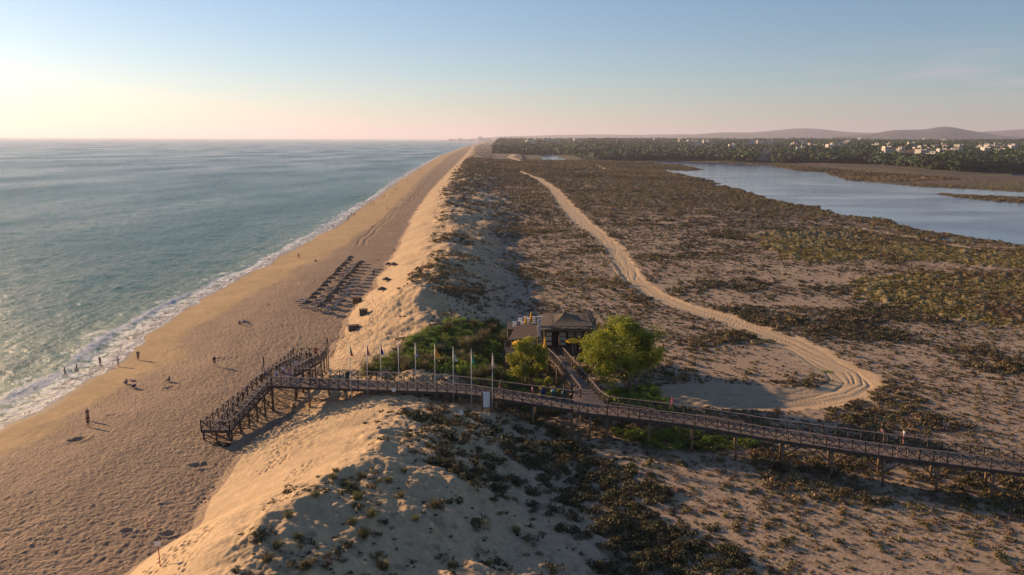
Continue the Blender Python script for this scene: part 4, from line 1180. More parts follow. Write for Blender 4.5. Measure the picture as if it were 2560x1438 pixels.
def supports(parent, near, far, step, brace=True, depth=.3):
    A_ = densify([zpt(p, DZ) for p in near], step); B_ = densify([zpt(p, DZ) for p in far], step)
    for i in range(min(len(A_), len(B_))):
        a, b = A_[i], B_[i]
        zt = DZ-.42
        cb = MB(); cb.bar((a[0]-.3, a[1]-.2, zt+.08), (b[0], b[1], zt+.08), .16, .22); cb.build("cross_beam", WOOD, parent)
        for p in (a, b):
            zg = gz(p[0], p[1])
            if zt-zg < .15: continue
            m_ = MB(); m_.tube([(p[0], p[1], zg-.3), (p[0], p[1], zt)], .14, 9); m_.build("support_post", WOOD_POST, parent, True)
        if brace and i+1 < len(A_) and zt-gz(a[0], a[1]) > 1.6:
            n_ = A_[i+1]; pv = A_[i-1] if i else a
            m_ = MB()
            m_.bar((a[0], a[1]-.1, zt-1.35), tuple(Vector((a[0], a[1]-.1, zt)).lerp(Vector((n_[0], n_[1]-.1, zt)), .34)), .09, .11)
            m_.bar((a[0], a[1]-.1, zt-1.35), tuple(Vector((a[0], a[1]-.1, zt)).lerp(Vector((pv[0], pv[1]-.1, zt)), .34)), .09, .11)
            m_.bar((a[0], a[1]-.2, gz(a[0], a[1])+.2), (b[0], b[1]-.2, zt-.1), .08, .10)
            m_.build("diagonal_brace", WOOD, parent)

bw = thing("boardwalk", "long timber boardwalk behind the flagpoles, from the beach ramp to the fork", "boardwalk", (0, 0, 0), 0)
mb = MB(); planks(mb, [zpt(p, DZ) for p in NR_W], [zpt(p, DZ) for p in FR_W]); mb.build("deck", DECK, bw)
mb = MB(); beam(mb, [zpt((p[0], p[1]+.05), DZ) for p in NR_W], .09, .30, -.23); beam(mb, [zpt((p[0], p[1]-.05), DZ) for p in FR_W], .09, .30, -.23); mb.build("edge_beam", WOOD, bw)
railing(bw, [zpt(p, DZ) for p in NR_W], 1.28)
railing(bw, [zpt(p, DZ) for p in FR_W], 1.28)
supports(bw, NR_W, FR_W, 5.0, False)

be = thing("boardwalk", "long raised timber boardwalk on round posts running off the right edge of the view", "boardwalk", (0, 0, 0), 0)
mb = MB(); planks(mb, [zpt(p, DZ) for p in NR_E], [zpt(p, DZ) for p in FR_E]); mb.build("deck", DECK, be)
mb = MB(); beam(mb, [zpt((p[0], p[1]+.05), DZ) for p in NR_E], .09, .32, -.24); beam(mb, [zpt((p[0], p[1]-.05), DZ) for p in FR_E], .09, .32, -.24); mb.build("edge_beam", WOOD, be)
railing(be, [zpt(p, DZ) for p in NR_E], 1.27)
railing(be, [zpt(p, DZ) for p in FR_E], 1.27)
supports(be, NR_E, FR_E, 5.05, True)
for a_, b_ in (((1527,1004),(1638,1020)), ((1742,1033),(1860,1051)), ((1975,1071),(2095,1091)), ((2245,1115),(2350,1130))):
    p, q = W(a_[0], a_[1], 7.35), W(b_[0], b_[1], 7.35)
    m_ = MB(); m_.bar((p[0], p[1], 7.2), (q[0], q[1], 7.2), .12, .06)
    for k in range(5):
        t_ = k/4; m_.box((p[0]+(q[0]-p[0])*t_, p[1]+(q[1]-p[1])*t_, 6.75), (.08, .08, .9))
    m_.bar((p[0], p[1], 6.8), (q[0], q[1], 6.8), .05, .08); m_.build("inner_rail", WOOD_RAIL, be)

fb = thing("footbridge", "timber footbridge with cross braced rails leading from the fork up to the restaurant", "footbridge", (0, 0, 0), 0)
BL = [(8.8, 94.0), (8.2, 97.8), (7.3, 103.4), (6.5, 108.7), (5.4, 113.3)]
BR = [(11.8, 91.0), (10.9, 93.4), (10.2, 98.2), (9.3, 103.8), (8.4, 109.2), (7.6, 113.8)]
mb = MB(); planks(mb, [zpt(p, DZ+.01) for p in [(7.5, 93.3)]+BL[1:]], [zpt(p, DZ+.01) for p in [(11.8, 91)]+BR[2:]], .28); mb.build("deck", DECK, fb)
mb = MB(); planks(mb, [(7.2, 89.8, DZ+.004), (8.3, 88.75, DZ+.004), (9.3, 88.35, DZ+.004), (10.3, 88.2, DZ+.004), (11.2, 87.9, DZ+.004)], [(7.5, 93.3, DZ+.004), (8.6, 92.75, DZ+.004), (9.65, 92.1, DZ+.004), (10.7, 91.55, DZ+.004), (11.8, 91.0, DZ+.004)], .28); mb.build("landing_deck", DECK, fb)
railing(fb, [zpt(p, DZ) for p in [(7.5, 93.3)]+BL], 1.25); railing(fb, [zpt(p, DZ) for p in BR], 1.25); railing(fb, [zpt(p, DZ) for p in PL], 1.05)
for l_, h_ in ((BL, .3), (BR, .3), (PL, .34)):
    mb = MB(); beam(mb, [zpt(p, DZ) for p in l_], .1, h_, -.24); mb.build("edge_beam", WOOD, fb)
supports(fb, BL, BR[1:], 5, False); 
for p in ((7.3, 90.0), (9.3, 88.5), (11.2, 88.0)):
    m_ = MB(); m_.tube([(p[0], p[1], gz(*p)-.3), (p[0], p[1], DZ-.3)], .15, 9); m_.build("support_post", WOOD_POST, fb, True)

rp_ = thing("beach_ramp", "switchback timber ramp and steps going down from the boardwalk to the beach", "ramp", (0, 0, 0), 0)
zL, zE = 4.2, 5.6
OUT = [(-36.5, 88.2, zL), (-36.2, 89.6, zL), (-33.0, 113.2, zE)]
MID_LO = [(-34.6, 89.7, zL), (-33.3, 98.0, zL+.5), (-32.35, 103.6, zL+.8), (-31.2, 111.5, zE)]
mb = MB()
planks(mb, [(-36.5, 88.0, zL), (-36.2, 89.65, zL)], [(-33.1, 87.9, zL), (-32.9, 89.65, zL)])
planks(mb, [(-36.2, 89.65, zL), (-33.0, 113.2, zE)], [(-34.75, 89.65, zL), (-31.4, 113.0, zE)])
planks(mb, [(-33.0, 113.2, zE), (-33.0, 115.3, zE)], [(-28.2, 112.9, zE), (-28.2, 115.3, zE)])
planks(mb, [(-31.9, 103.3, DZ), (-31.1, 112.9, zE)], [(-29.4, 103.3, DZ), (-28.2, 112.9, zE)])
planks(mb, [(-33.2, 97.8, DZ), (-32.3, 103.3, DZ)], [(-31.1, 98.4, DZ), (-29.25, 103.3, DZ)])
mb.build("deck", DECK, rp_)
mb = MB()
for k in range(13):
    t_ = (k+.5)/13
    cx_ = -33.75 + (-32.25+33.75)*t_; cy_ = 89.9+(97.6-89.9)*t_; z_ = zL+(DZ-zL)*(k+1)/14
    mb.box((cx_, cy_, z_), (1.75, .62, .06), R(-9))
mb.build("stairs", DECK, rp_)
railing(rp_, [(-33.1, 87.85, zL), (-36.5, 88.0, zL)], 1.13)
railing(rp_, [(-36.5, 88.0, zL), (-36.2, 89.65, zL), (-33.0, 113.2, zE), (-33.0, 115.3, zE)], 1.3)
railing(rp_, [(-33.0, 115.3, zE), (-28.2, 115.3, zE)], 1.2)
railing(rp_, [(-28.2, 115.3, zE), (-28.2, 112.9, zE), (-29.4, 103.3, DZ)], 1.25)
railing(rp_, [(-31.3, 112.6, zE+.1), (-32.15, 103.6, DZ), (-33.3, 97.8, DZ), (-34.65, 89.8, zL)], 1.3)
railing(rp_, [(-33.1, 87.85, zL), (-32.8, 89.8, zL), (-31.2, 98.3, DZ)], 1.2)
mb = MB()
for a_, b_ in (((-36.5, 88.0, zL), (-33.1, 87.9, zL)), ((-36.45, 88, zL), (-36.15, 89.65, zL)), ((-36.15, 89.65, zL), (-33.0, 113.2, zE)), ((-33, 115.25, zE), (-28.2, 115.25, zE)), ((-28.25, 112.9, zE), (-29.45, 103.3, DZ)), ((-33.1, 88, zL), (-31.2, 98.4, DZ)), ((-34.75, 89.65, zL), (-31.4, 113, zE))):
    mb.bar((a_[0], a_[1], a_[2]-.24), (b_[0], b_[1], b_[2]-.24), .09, .30)
mb.build("edge_beam", WOOD, rp_)
def legs(parent, line, step, cross=True, base=None):
    P_ = densify(line, step)
    for i, p in enumerate(P_):
        zg = gz(p[0], p[1]) if base is None else base
        if p[2]-.4-zg < .2: continue
        m_ = MB(); m_.box((p[0], p[1], (p[2]-.3+zg-.3)/2), (.17, .17, p[2]-.3-zg+.3)); m_.build("support_post", WOOD, parent)
        if cross and i+1 < len(P_):
            q = P_[i+1]; zq = gz(q[0], q[1])
            m_ = MB(); m_.bar((p[0], p[1]-.1, zg+.15), (q[0], q[1]-.1, q[2]-.45), .06, .11); m_.bar((p[0], p[1]-.17, p[2]-.45), (q[0], q[1]-.17, zq+.15), .06, .11)
            m_.build("leg_brace", WOOD, parent)
legs(rp_, [(-36.3, 88.1, zL), (-33.2, 88.0, zL)], 1.5)
legs(rp_, [(-33.0, 88.2, zL), (-31.2, 98.3, DZ)], 2.0)
legs(rp_, [(-36.1, 90.0, zL), (-33.0, 113.2, zE)], 2.6)
legs(rp_, [(-32.6, 115.1, zE), (-28.4, 115.1, zE)], 2.0, False)
legs(rp_, [(-29.4, 103.3, DZ), (-28.3, 112.8, zE)], 2.2)
sg = MB(); sg.box((0, 0, .04), (2.1, 1.1, .08))
p = W(556, 1111, 2.9); o = sg.build("timber_slab", DARK); o.location = (p[0], p[1], gz(*p)); o.rotation_euler = (0, R(3), R(-8))
bv = o.modifiers.new("b", 'BEVEL'); bv.width = .02
tag(o, "flat dark timber slab lying on the sand at the foot of the ramp legs", "slab")

# boards on posts by the ramp, bins on the deck
def sign_board(label, loc, rz, w, h, post_h, m, tilt=0, name="notice_board", two=True):
    t = thing(name, label, "sign", loc, rz)
    for s_ in ((-1, 1) if two else (0,)):
        q = MB(); q.box((s_*w/2*.9, .0, post_h/2-.2), (.12, .12, post_h+.4)); q.build("post", WOOD, t)
    q = MB(); q.box((0, -.09, post_h-h/2), (w, .05, h)); q.box((0, -.09, post_h+.03), (w+.1, .12, .05)); q.build("board", m, t)
    return t
p = (-34.0, 106.6); sign_board("dark brown notice board on posts beside the outer rail of the beach ramp", (p[0]-.9, p[1], gz(p[0]-.9, p[1])), R(-62), 1.5, 1.5, 5.2, WOOD)
sign_board("small dark board standing at the far end corner of the beach ramp", (-28.0, 115.6, gz(-28, 115.6)), R(-60), 1.0, .75, 5.2, DARK)
BINM = mat("dark_green_plastic", (.02, .045, .045), .5, .15, 4)
LIDM = mat("blue_green_lid", (.10, .22, .24), .45, .1, 4)
def bin_(label, x, y, z, m, lid):
    t = thing("litter_bin", label, "bin", (x, y, z))
    q = MB(); q.tube([(0, 0, 0), (0, 0, .1), (0, 0, .95)], [.25, .27, .31], 14); q.build("body", m, t, True)
    q = MB(); q.tube([(0, 0, .96), (0, 0, 1.03), (0, 0, 1.13), (0, 0, 1.16)], [.32, .32, .2, .02], 14); q.build("lid", lid, t, True)
bin_("dark blue bin by the far rail, left of two green lidded bins", 3.9, 94.25, DZ+.01, NAVY, NAVY)
bin_("middle bin of the three at the fork, with a pale green lid", 5.2, 93.75, DZ+.01, BINM, LIDM)
bin_("rightmost bin of the three, nearest the footbridge rail", 6.5, 93.25, DZ+.01, BINM, BINM)
bin_("dark bin against the far rail of the boardwalk near the first flag", -21.9, 100.8, DZ+.01, BINM, DARK)

# ------------------------------------------------------------------ flagpoles
def flag_mesh(cols, seed, L_=1.9, w=.85):
    rng = random.Random(seed); V, F_, Mi = [], [], []
    nu, nv = 10, 16
    for j in range(nv+1):
        t_ = j/nv
        for i in range(nu+1):
            u = i/nu
            spread = (.12+.50*t_**1.2)*w
            x = u*spread; y = .10*math.sin(u*9+seed+t_*2)*(.3+t_)+.05*math.sin(t_*7+seed)
            V.append((x, y, -t_*L_ - u*.35*L_*(1-t_*.6)))
    for j in range(nv):
        for i in range(nu):
            k = j*(nu+1)+i; F_.append((k, k+nu+1, k+nu+2, k+1))
            Mi.append(cols[min(int((i/nu*.55+j/nv*.45)*len(cols)), len(cols)-1)])
    return V, F_, Mi
def clothm(name, c): return mat(name, c, .8, .12, 5)
FM = {k: clothm("flag_"+k, c) for k, c in {"green": (.03, .20, .06), "red": (.62, .04, .03), "crimson": (.42, .05, .10), "pink": (.55, .30, .32), "blue": (.06, .07, .30), "white": (.62, .58, .56), "yellow": (.70, .36, .06), "grey": (.45, .40, .42), "seagreen": (.05, .34, .20), "cream": (.55, .44, .36)}.items()}
POLES = [(879,985,['green','red'],"flagpole with a limp green and red flag, leftmost of the row"),
         (921,983,['crimson','pink'],"flagpole with a drooping crimson flag, second from the left"),
         (955,980,['crimson','blue','white'],"flagpole with a drooping red, white and blue flag"),
         (999,981,None,"bare white flagpole carrying no flag"),
         (1041,984,['white','blue','white','blue'],"flagpole with a limp blue and white striped flag"),
         (1089,986,['yellow'],"flagpole with a broad yellow orange flag"),
         (1134,995,['grey','white'],"flagpole with a narrow pale grey flag"),
         (1179,1002,['seagreen'],"flagpole with a plain sea green flag"),
         (1231,1013,['cream'],"flagpole with a cream flag beside the white information board")]
for i, (px, py, cols, lab) in enumerate(POLES):
    x, y = W(px, py, 5.7)
    y = y-.3 if i < 6 else y
    z = gz(x, y)
    t = thing("flagpole", lab, "flagpole", (x, y, z), 0, "flagpoles along the boardwalk")
    top = 12.55-.04*i-z
    q = MB(); q.tube([(0, 0, -.3), (0, 0, top*.5), (0, 0, top)], [.06, .05, .035], 10); q.build("pole", METAL, t, True)
    q = MB(); q.tube([(0, 0, top), (0, 0, top+.05), (0, 0, top+.12)], [.03, .07, .02], 8); q.build("finial", METAL, t, True)
    if cols:
        wd = 1.6 if cols == ['yellow'] else (.85 if len(cols) < 4 else .8)
        V, F_, Mi = flag_mesh(cols, i*1.7, 1.55, wd)
        me = bpy.data.meshes.new("flag"); me.from_pydata([(v[0]+.05, v[1], v[2]+top-.1) for v in V], [], F_)
        uniq = list(dict.fromkeys(Mi)); [me.materials.append(FM[c]) for c in uniq]
        me.polygons.foreach_set("material_index", [uniq.index(c) for c in Mi]); me.polygons.foreach_set("use_smooth", [True]*len(F_)); me.update()
        link(bpy.data.objects.new("flag", me), t)

# white information board and small markers
x, y = W(1216, 1018, 5.5); z = gz(x, y)
t = thing("information_board", "tall blank white information panel between two dark posts beside the last flagpole", "sign", (x, y, z), R(6))
for s_ in (-1, 1):
    q = MB(); q.box((s_*.55, 0, 1.15), (.2, .2, 3.0)); q.build("post", WOOD, t)
q = MB(); q.box((0, -.02, 1.65), (.82, .07, 1.95)); q.build("panel", WHITE, t)
def marker(label, px, py, h, head):
    g = G(px, py); t = thing("marker_post", label, "sign", g, R(random.uniform(-20, 20)))
    q = MB(); q.box((0, 0, h/2-.2), (.07, .07, h+.4)); q.build("post", WOOD_POST, t)
    q = MB()
    if head == 'disc': q.tube([(0, -.06, h), (0, -.03, h)], [.27, .27], 14)
    else:
        q.quad_faces([(-.22, -.05, h-.25), (.22, -.05, h-.25), (.22, -.05, h+.1), (0, -.05, h+.4), (-.22, -.05, h+.1), (-.22, -.02, h-.25), (.22, -.02, h-.25), (.22, -.02, h+.1), (0, -.02, h+.4), (-.22, -.02, h+.1)],
                     [(0,1,2,3,4), (9,8,7,6,5), (0,5,6,1), (1,6,7,2), (2,7,8,3), (3,8,9,4), (4,9,5,0)])
    q.build("plate", WHITE, t)
marker("round white plate on a short post in front of the bare flagpole", 985, 992, .9, 'disc')
marker("white arrow shaped plate on a wooden post on the dune scrub", 1154, 1061, 1.45, 'arrow')
REDM = mat("red_paint", (.45, .07, .04), .6, .2, 5)
def red_pole(label, px, py, h, plate=False):
    g = G(px, py); t = thing("red_pole", label, "pole", g, 0)
    q = MB(); q.tube([(0, 0, -.3), (-.04, 0, h)], .035, 8); q.build("shaft", REDM, t, True)
    if plate:
        q = MB(); q.box((-.04, -.05, h+.15), (.42, .03, .34)); q.build("plate", WHITE, t)
red_pole("red pole with a small white plate at the foot of the dune, nearest the camera", 401, 1417, 1.75, True)
red_pole("short red pole beside a pit in the beach sand", 370, 1321, .85)
red_pole("short red pole on the beach between ramp shadow and dune foot", 482, 1201, .75)
red_pole("thin red pole at the dune foot behind the far end of the ramp", 829, 853, .9)
red_pole("thin red pole at the dune foot below the wooden box", 851, 818, .9)
red_pole("thin red pole in front of the two rows of parasols", 871, 789, .9)
red_pole("thin red pole near the paired parasols on the dune", 956, 664, 1.2)

# ------------------------------------------------------------------ restaurant
rs_ = thing("beach_restaurant", "timber beach restaurant under a peaked thatched roof", "restaurant", (0, 0, 0), 0)
X0, X1, Y0, Y1, ZR = 4.4, 13.2, 116.4, 127.4, 9.45
q = MB()                                              # thatched roof: broad low skirt
n_ = 14
def roof_z(u, v):                                    # 0..1 across
    return ZR + .32*min(min(u, 1-u)*5, 1)*1.0 + .25*min(min(v, 1-v)*4, 1)
pts_ = []
for j in range(n_+1):
    for i in range(n_+1):
        u, v = i/n_, j/n_
        jit = .10*math.sin(i*2.3+j*1.1) if (i in (0, n_) or j in (0, n_)) else .04*math.sin(i*3.1+j*2.2)
        pts_.append((X0+(X1-X0)*u + (jit if i in (0, n_) else 0), Y0+(Y1-Y0)*v+(jit if j in (0, n_) else 0), roof_z(u, v)+jit*.5))
fs_ = [(j*(n_+1)+i, j*(n_+1)+i+1, (j+1)*(n_+1)+i+1, (j+1)*(n_+1)+i) for j in range(n_) for i in range(n_)]
nb_ = len(pts_)
under = [(a_, b_, ZR-.12) for a_, b_, c_ in pts_]
q.quad_faces(pts_+under, fs_ + [tuple(nb_+k for k in f[::-1]) for f in fs_]
             + [(i, i+nb_, i+1+nb_, i+1) for i in range(n_)] + [(n_*(n_+1)+i+1, n_*(n_+1)+i+1+nb_, n_*(n_+1)+i+nb_, n_*(n_+1)+i) for i in range(n_)]
             + [((j+1)*(n_+1), (j+1)*(n_+1)+nb_, j*(n_+1)+nb_, j*(n_+1)) for j in range(n_)] + [(j*(n_+1)+n_, j*(n_+1)+n_+nb_, (j+1)*(n_+1)+n_+nb_, (j+1)*(n_+1)+n_) for j in range(n_)])
roof_o = q.build("roof", THATCH, rs_)
q = MB()                                              # the steep peak with concave sides
ax_, ay_, az_ = 8.35, 122.4, 10.95
rings = 9; V = []
for k in range(rings):
    t_ = k/(rings-1); e_ = t_**.62; zz = ZR+.45+(az_-ZR-.45)*t_**1.45
    hx0, hx1, hy0, hy1 = ax_-(ax_-5.6)*(1-e_), ax_+(12.4-ax_)*(1-e_), ay_-(ay_-117.4)*(1-e_), ay_+(126.6-ay_)*(1-e_)
    if k == rings-1: hx0, hx1, hy0, hy1 = ax_-.12, ax_+.12, ay_-.12, ay_+.12
    V += [(hx0, hy0, zz), (hx1, hy0, zz), (hx1, hy1, zz), (hx0, hy1, zz)]
q.quad_faces(V, [(k*4+i, k*4+(i+1) % 4, (k+1)*4+(i+1) % 4, (k+1)*4+i) for k in range(rings-1) for i in range(4)] + [tuple((rings-1)*4+i for i in range(4))])
q.quad_faces([(ax_-.14, ay_-.14, az_-.1), (ax_+.14, ay_-.14, az_-.1), (ax_+.14, ay_+.14, az_-.1), (ax_-.14, ay_+.14, az_-.1), (ax_, ay_, az_+.3)], [(0,1,4), (1,2,4), (2,3,4), (3,0,4)])
q.build("roof_peak", THATCH, rs_)
TERR = mat("brown_roof_boards", (.10, .065, .05), .85, .25, 2, .2, stretch=(.3, 3, 1))
q = MB()
q.quad_faces([(-.6, 117.0, 7.75), (4.35, 117.9, 8.05), (4.35, 126.0, 8.25), (.7, 125.6, 8.05), (-.6, 117.0, 7.6), (4.35, 117.9, 7.9), (4.35, 126.0, 8.1), (.7, 125.6, 7.9)],
             [(0,1,2,3), (7,6,5,4), (0,4,5,1), (1,5,6,2), (2,6,7,3), (3,7,4,0)])
q.build("lean_to_roof", TERR, rs_)
q = MB(); q.box((8.7, 122.5, 7.75), (7.3, 8.0, 3.1)); q.build("wall", mat("dark_timber_wall", (.045, .03, .024), .8, .3, 3, .2, stretch=(4, 4, 1)), rs_)
SHUT = mat("pale_shutter", (.50, .48, .42), .6, .1, 3)
for cx_, w_ in ((5.75, .85), (7.9, .95), (9.15, .85), (10.4, .8)):
    for zz, hh in ((8.95, .12), (8.35, .55), (7.65, .6), (6.85, .5)) if cx_ < 9 else ((8.8, .14), (8.45, .2), (8.1, .25)):
        m_ = MB(); m_.box((cx_, 118.46, zz), (w_, .06, hh)); m_.build("shutter", SHUT, rs_)
m_ = MB(); m_.box((6.85, 118.47, 7.4), (.85, .05, 2.2)); m_.build("door", DARK, rs_)
for p in ((5.0, 117.0), (7.3, 117.0), (9.8, 117.0), (12.6, 117.0), (12.8, 126.9), (5.0, 126.9), (0.0, 117.6), (2.2, 117.9)):
    m_ = MB(); m_.tube([(p[0], p[1], gz(*p)-.3), (p[0], p[1], 9.35 if p[0] > 4.4 else 7.75)], .1, 8); m_.build("roof_post", WOOD_POST, rs_, True)
q = MB(); planks(q, [(-1.0, 113.0, DZ-.01), (-1.0, 118.4, DZ-.01)], [(14.6, 113.9, DZ-.01), (14.6, 118.4, DZ-.01)], .3); planks(q, [(12.4, 118.42, DZ-.012), (12.4, 127.5, DZ-.012)], [(14.8, 118.42, DZ-.012), (14.8, 127.5, DZ-.012)], .3); q.build("terrace", WOOD, rs_)
q = MB(); q.box((1.9, 128.5, 7.2), (5.4, 5.4, .16)); q.build("upper_terrace", WOOD, rs_)
for p in ((-.6, 126.0), (4.4, 126.2), (-.6, 131.0), (4.4, 131.0), (-.8, 113.2), (3, 113.4), (12, 113.9), (14.4, 114.1), (14.4, 127)):
    m_ = MB(); zt_ = 7.12 if p[1] > 125 and p[0] < 5 else DZ-.09; m_.tube([(p[0], p[1], gz(*p)-.4), (p[0], p[1], zt_)], .12, 8); m_.build("support_post", WOOD_POST, rs_, True)
q = MB()
for a_, b_ in (((-1.0, 113.0), (5.2, 113.3)), ((7.9, 113.7), (14.6, 113.9)), ((-1.0, 113.0), (-1.0, 118.3)), ((14.7, 114), (14.7, 127.4))):
    P_ = densify([zpt(a_, DZ), zpt(b_, DZ)], 1.4)
    for i_ in range(len(P_)):
        q.box((P_[i_][0], P_[i_][1], DZ+.5), (.09, .09, 1.05))
        if i_: q.bar((P_[i_-1][0], P_[i_-1][1], DZ+1.03), (P_[i_][0], P_[i_][1], DZ+1.03), .1, .05); q.bar((P_[i_-1][0], P_[i_-1][1], DZ+.5), (P_[i_][0], P_[i_][1], DZ+.5), .04, .08)
q.build("terrace_railing", WOOD, rs_)
q = MB()                                              # white pierced chimney
q.box((4.25, 118.2, 9.2), (.42, .42, 2.6)); q.box((4.25, 118.2, 10.6), (.52, .52, .12)); q.box((4.25, 118.2, 10.85), (.34, .34, .45)); q.box((4.25, 118.2, 11.12), (.95, .5, .16)); q.box((4.25, 118.2, 8.0), (.34, .34, .6)); q.box((4.0, 118.2, 9.3), (.18, .36, .7))
q.build("chimney", mat("limewash", (.52, .50, .48), .8, .12, 4), rs_)
m_ = MB(); m_.bar((13.0, 120.5, 9.9), (12.7, 126.5, 10.4), .5, .12); m_.build("ridge_board", DARK, rs_)

def parasol_open(label, x, y, z, top=2.55, r=1.1, tilt=0):
    t = thing("parasol", label, "parasol", (x, y, z), random.uniform(0, 1))
    q = MB(); q.tube([(0, 0, 0), (0, 0, top)], .03, 8); q.build("pole", WHITE, t, True)
    q = MB(); N_ = 8
    V = [(0, 0, top)] + [(r*.5*math.cos(6.283*i/N_), r*.5*math.sin(6.283*i/N_), top-.16) for i in range(N_)] + [(r*math.cos(6.283*i/N_), r*math.sin(6.283*i/N_), top-.45) for i in range(N_)] + [(r*.99*math.cos(6.283*i/N_), r*.99*math.sin(6.283*i/N_), top-.60) for i in range(N_)]
    F_ = [(0, 1+i, 1+(i+1) % N_) for i in range(N_)] + [(1+i, 9+i, 9+(i+1) % N_, 1+(i+1) % N_) for i in range(N_)] + [(9+i, 17+i, 17+(i+1) % N_, 9+(i+1) % N_) for i in range(N_)]
    q.quad_faces(V, F_); o = q.build("canopy", YELLOW, t)
    sm = o.modifiers.new("s", 'SOLIDIFY'); sm.thickness = .015
    q = MB(); [q.bar((0, 0, top-.5), (r*.9*math.cos(6.283*i/N_), r*.9*math.sin(6.283*i/N_), top-.44), .02) for i in range(N_)]; q.build("ribs", WHITE, t)
def parasol_shut(label, x, y, z, top=2.5):
    t = thing("parasol", label, "parasol", (x, y, z))
    q = MB(); q.tube([(0, 0, 0), (0, 0, top)], .03, 8); q.build("pole", WOOD_POST, t, True)
    q = MB(); q.tube([(0, 0, top-1.7), (0, 0, top-1.55), (0, 0, top-.9), (0, 0, top-.35), (0, 0, top+.02)], [.26, .27, .20, .11, .02], 9); q.build("canopy", YELLOW, t)
parasol_open("open yellow parasol under the brown lean-to roof, left of the restaurant front", 1.2, 113.6, DZ, 2.35, 1.15)
parasol_open("open yellow parasol in front of the restaurant at the top of the footbridge", 9.2, 115.0, DZ, 2.4, 1.15)
parasol_open("open yellow parasol half hidden by the big tree", 11.3, 115.6, DZ, 2.45, 1.05)
parasol_shut("shut yellow parasol standing by the restaurant door", 5.05, 115.2, DZ, 2.5)
parasol_shut("left shut yellow parasol among the stacked loungers on the upper terrace", 2.3, 126.6, 7.28, 2.2)
parasol_shut("right shut yellow parasol among the stacked loungers on the upper terrace", 3.2, 128.3, 7.28, 2.5)
parasol_shut("left of two shut yellow parasols right of the thatched roof", 13.5, 123.7, DZ, 3.0)
parasol_shut("right of two shut yellow parasols right of the thatched roof", 13.95, 123.0, DZ, 3.1)
q = MB(); q.tube([(0, 0, -.4), W(1385, 871, 8.6)[:2] and (1.15, .9, 3.6)], [.05, .035], 8)
x, y = W(1366, 925, 4.6); o = q.build("leaning_pole", WOOD_POST, None, True); o.location = (x, y+1.2, gz(x, y+1.2)); tag(o, "thin pale pole leaning over the bushes left of the footbridge", "pole")

# loungers
STRIPE = mat("striped_cushion", (.55, .56, .62), .8, .1, 3)
FRAME = WHITE
def lounger_parts(cush, wide=.66):
    fr = MB()
    for s_ in (-1, 1):
        fr.bar((-1.0, s_*wide/2, .30), (.98, s_*wide/2, .30), .05, .06)
        for x_ in (-.8, .6): fr.bar((x_, s_*wide/2, 0), (x_, s_*wide/2, .3), .05)
        fr.bar((.35, s_*wide/2, .32), (1.0, s_*wide/2, .78), .04, .05)
    fr.bar((-1.0, -wide/2, .30), (-1.0, wide/2, .30), .05); fr.bar((1.0, -wide/2, .78), (1.0, wide/2, .78), .05)
    se = MB(); se.box((-.33, 0, .37), (1.32, wide-.04, .09))
    ba = MB(); ba.bar((.34, 0, .38), (.98, 0, .82), wide-.04, .09)
    return fr, se, ba
def make_lounger(cush, label, group):
    t = thing("sun_lounger", label, "sun lounger", (0, 0, 0), 0, group)
    fr, se, ba = lounger_parts(cush)
    fr.build("frame", FRAME, t); se.build("cushion", cush, t); ba.build("backrest", cush, t)
    hd = MB(); hd.box((.93, 0, .9), (.16, .5, .12), 0, Matrix.Rotation(R(-35), 3, 'Y')); hd.build("headrest", WHITE, t)
    return t
def place(t, x, y, z, rz, label=None, group=None):
    t.location = (x, y, z); t.rotation_euler = (0, 0, rz)
    if label: t['label'] = label
    if group: t['group'] = group
    return t
proto = make_lounger(NAVY, "navy sun lounger with a white frame and head cushion beside a thatched parasol", "navy loungers under the thatched parasols")
# thatched beach parasols
def make_thatch(label, group):
    t = thing("thatched_parasol", label, "parasol", (0, 0, 0), 0, group)
    q = MB(); q.tube([(0, 0, -.5), (0, 0, 1.95)], .06, 8); q.build("pole", WOOD, t, True)
    q = MB(); N_ = 20; V = [(0, 0, 2.08)]; rng = random.Random(3)
    for r_, z_ in ((.35, 1.85), (.7, 1.68), (1.0, 1.5), (1.02, 1.38)):
        for i in range(N_):
            a_ = 6.283*i/N_; k_ = 1+(rng.uniform(-.05, .05) if r_ > 1 else 0)
            sq = 1/max(abs(math.cos(a_)), abs(math.sin(a_)))*.35+.68
            V.append((r_*k_*sq*math.cos(a_), r_*k_*sq*math.sin(a_), z_+rng.uniform(-.04, .04)))
    F_ = [(0, 1+i, 1+(i+1) % N_) for i in range(N_)] + [(1+k*N_+i, 1+(k+1)*N_+i, 1+(k+1)*N_+(i+1) % N_, 1+k*N_+(i+1) % N_) for k in range(3) for i in range(N_)]
    q.quad_faces(V, F_); o = q.build("thatch", THATCH, t); return t
def lerp2(a, b, t_): return (a[0]+(b[0]-a[0])*t_, a[1]+(b[1]-a[1])*t_)
pro_t = make_thatch("", "")
nU = 14
first = True
R1, R2 = ((-46.3, 223.5), (-42.6, 160.5)), ((-41.8, 215.5), (-38.9, 158.0))
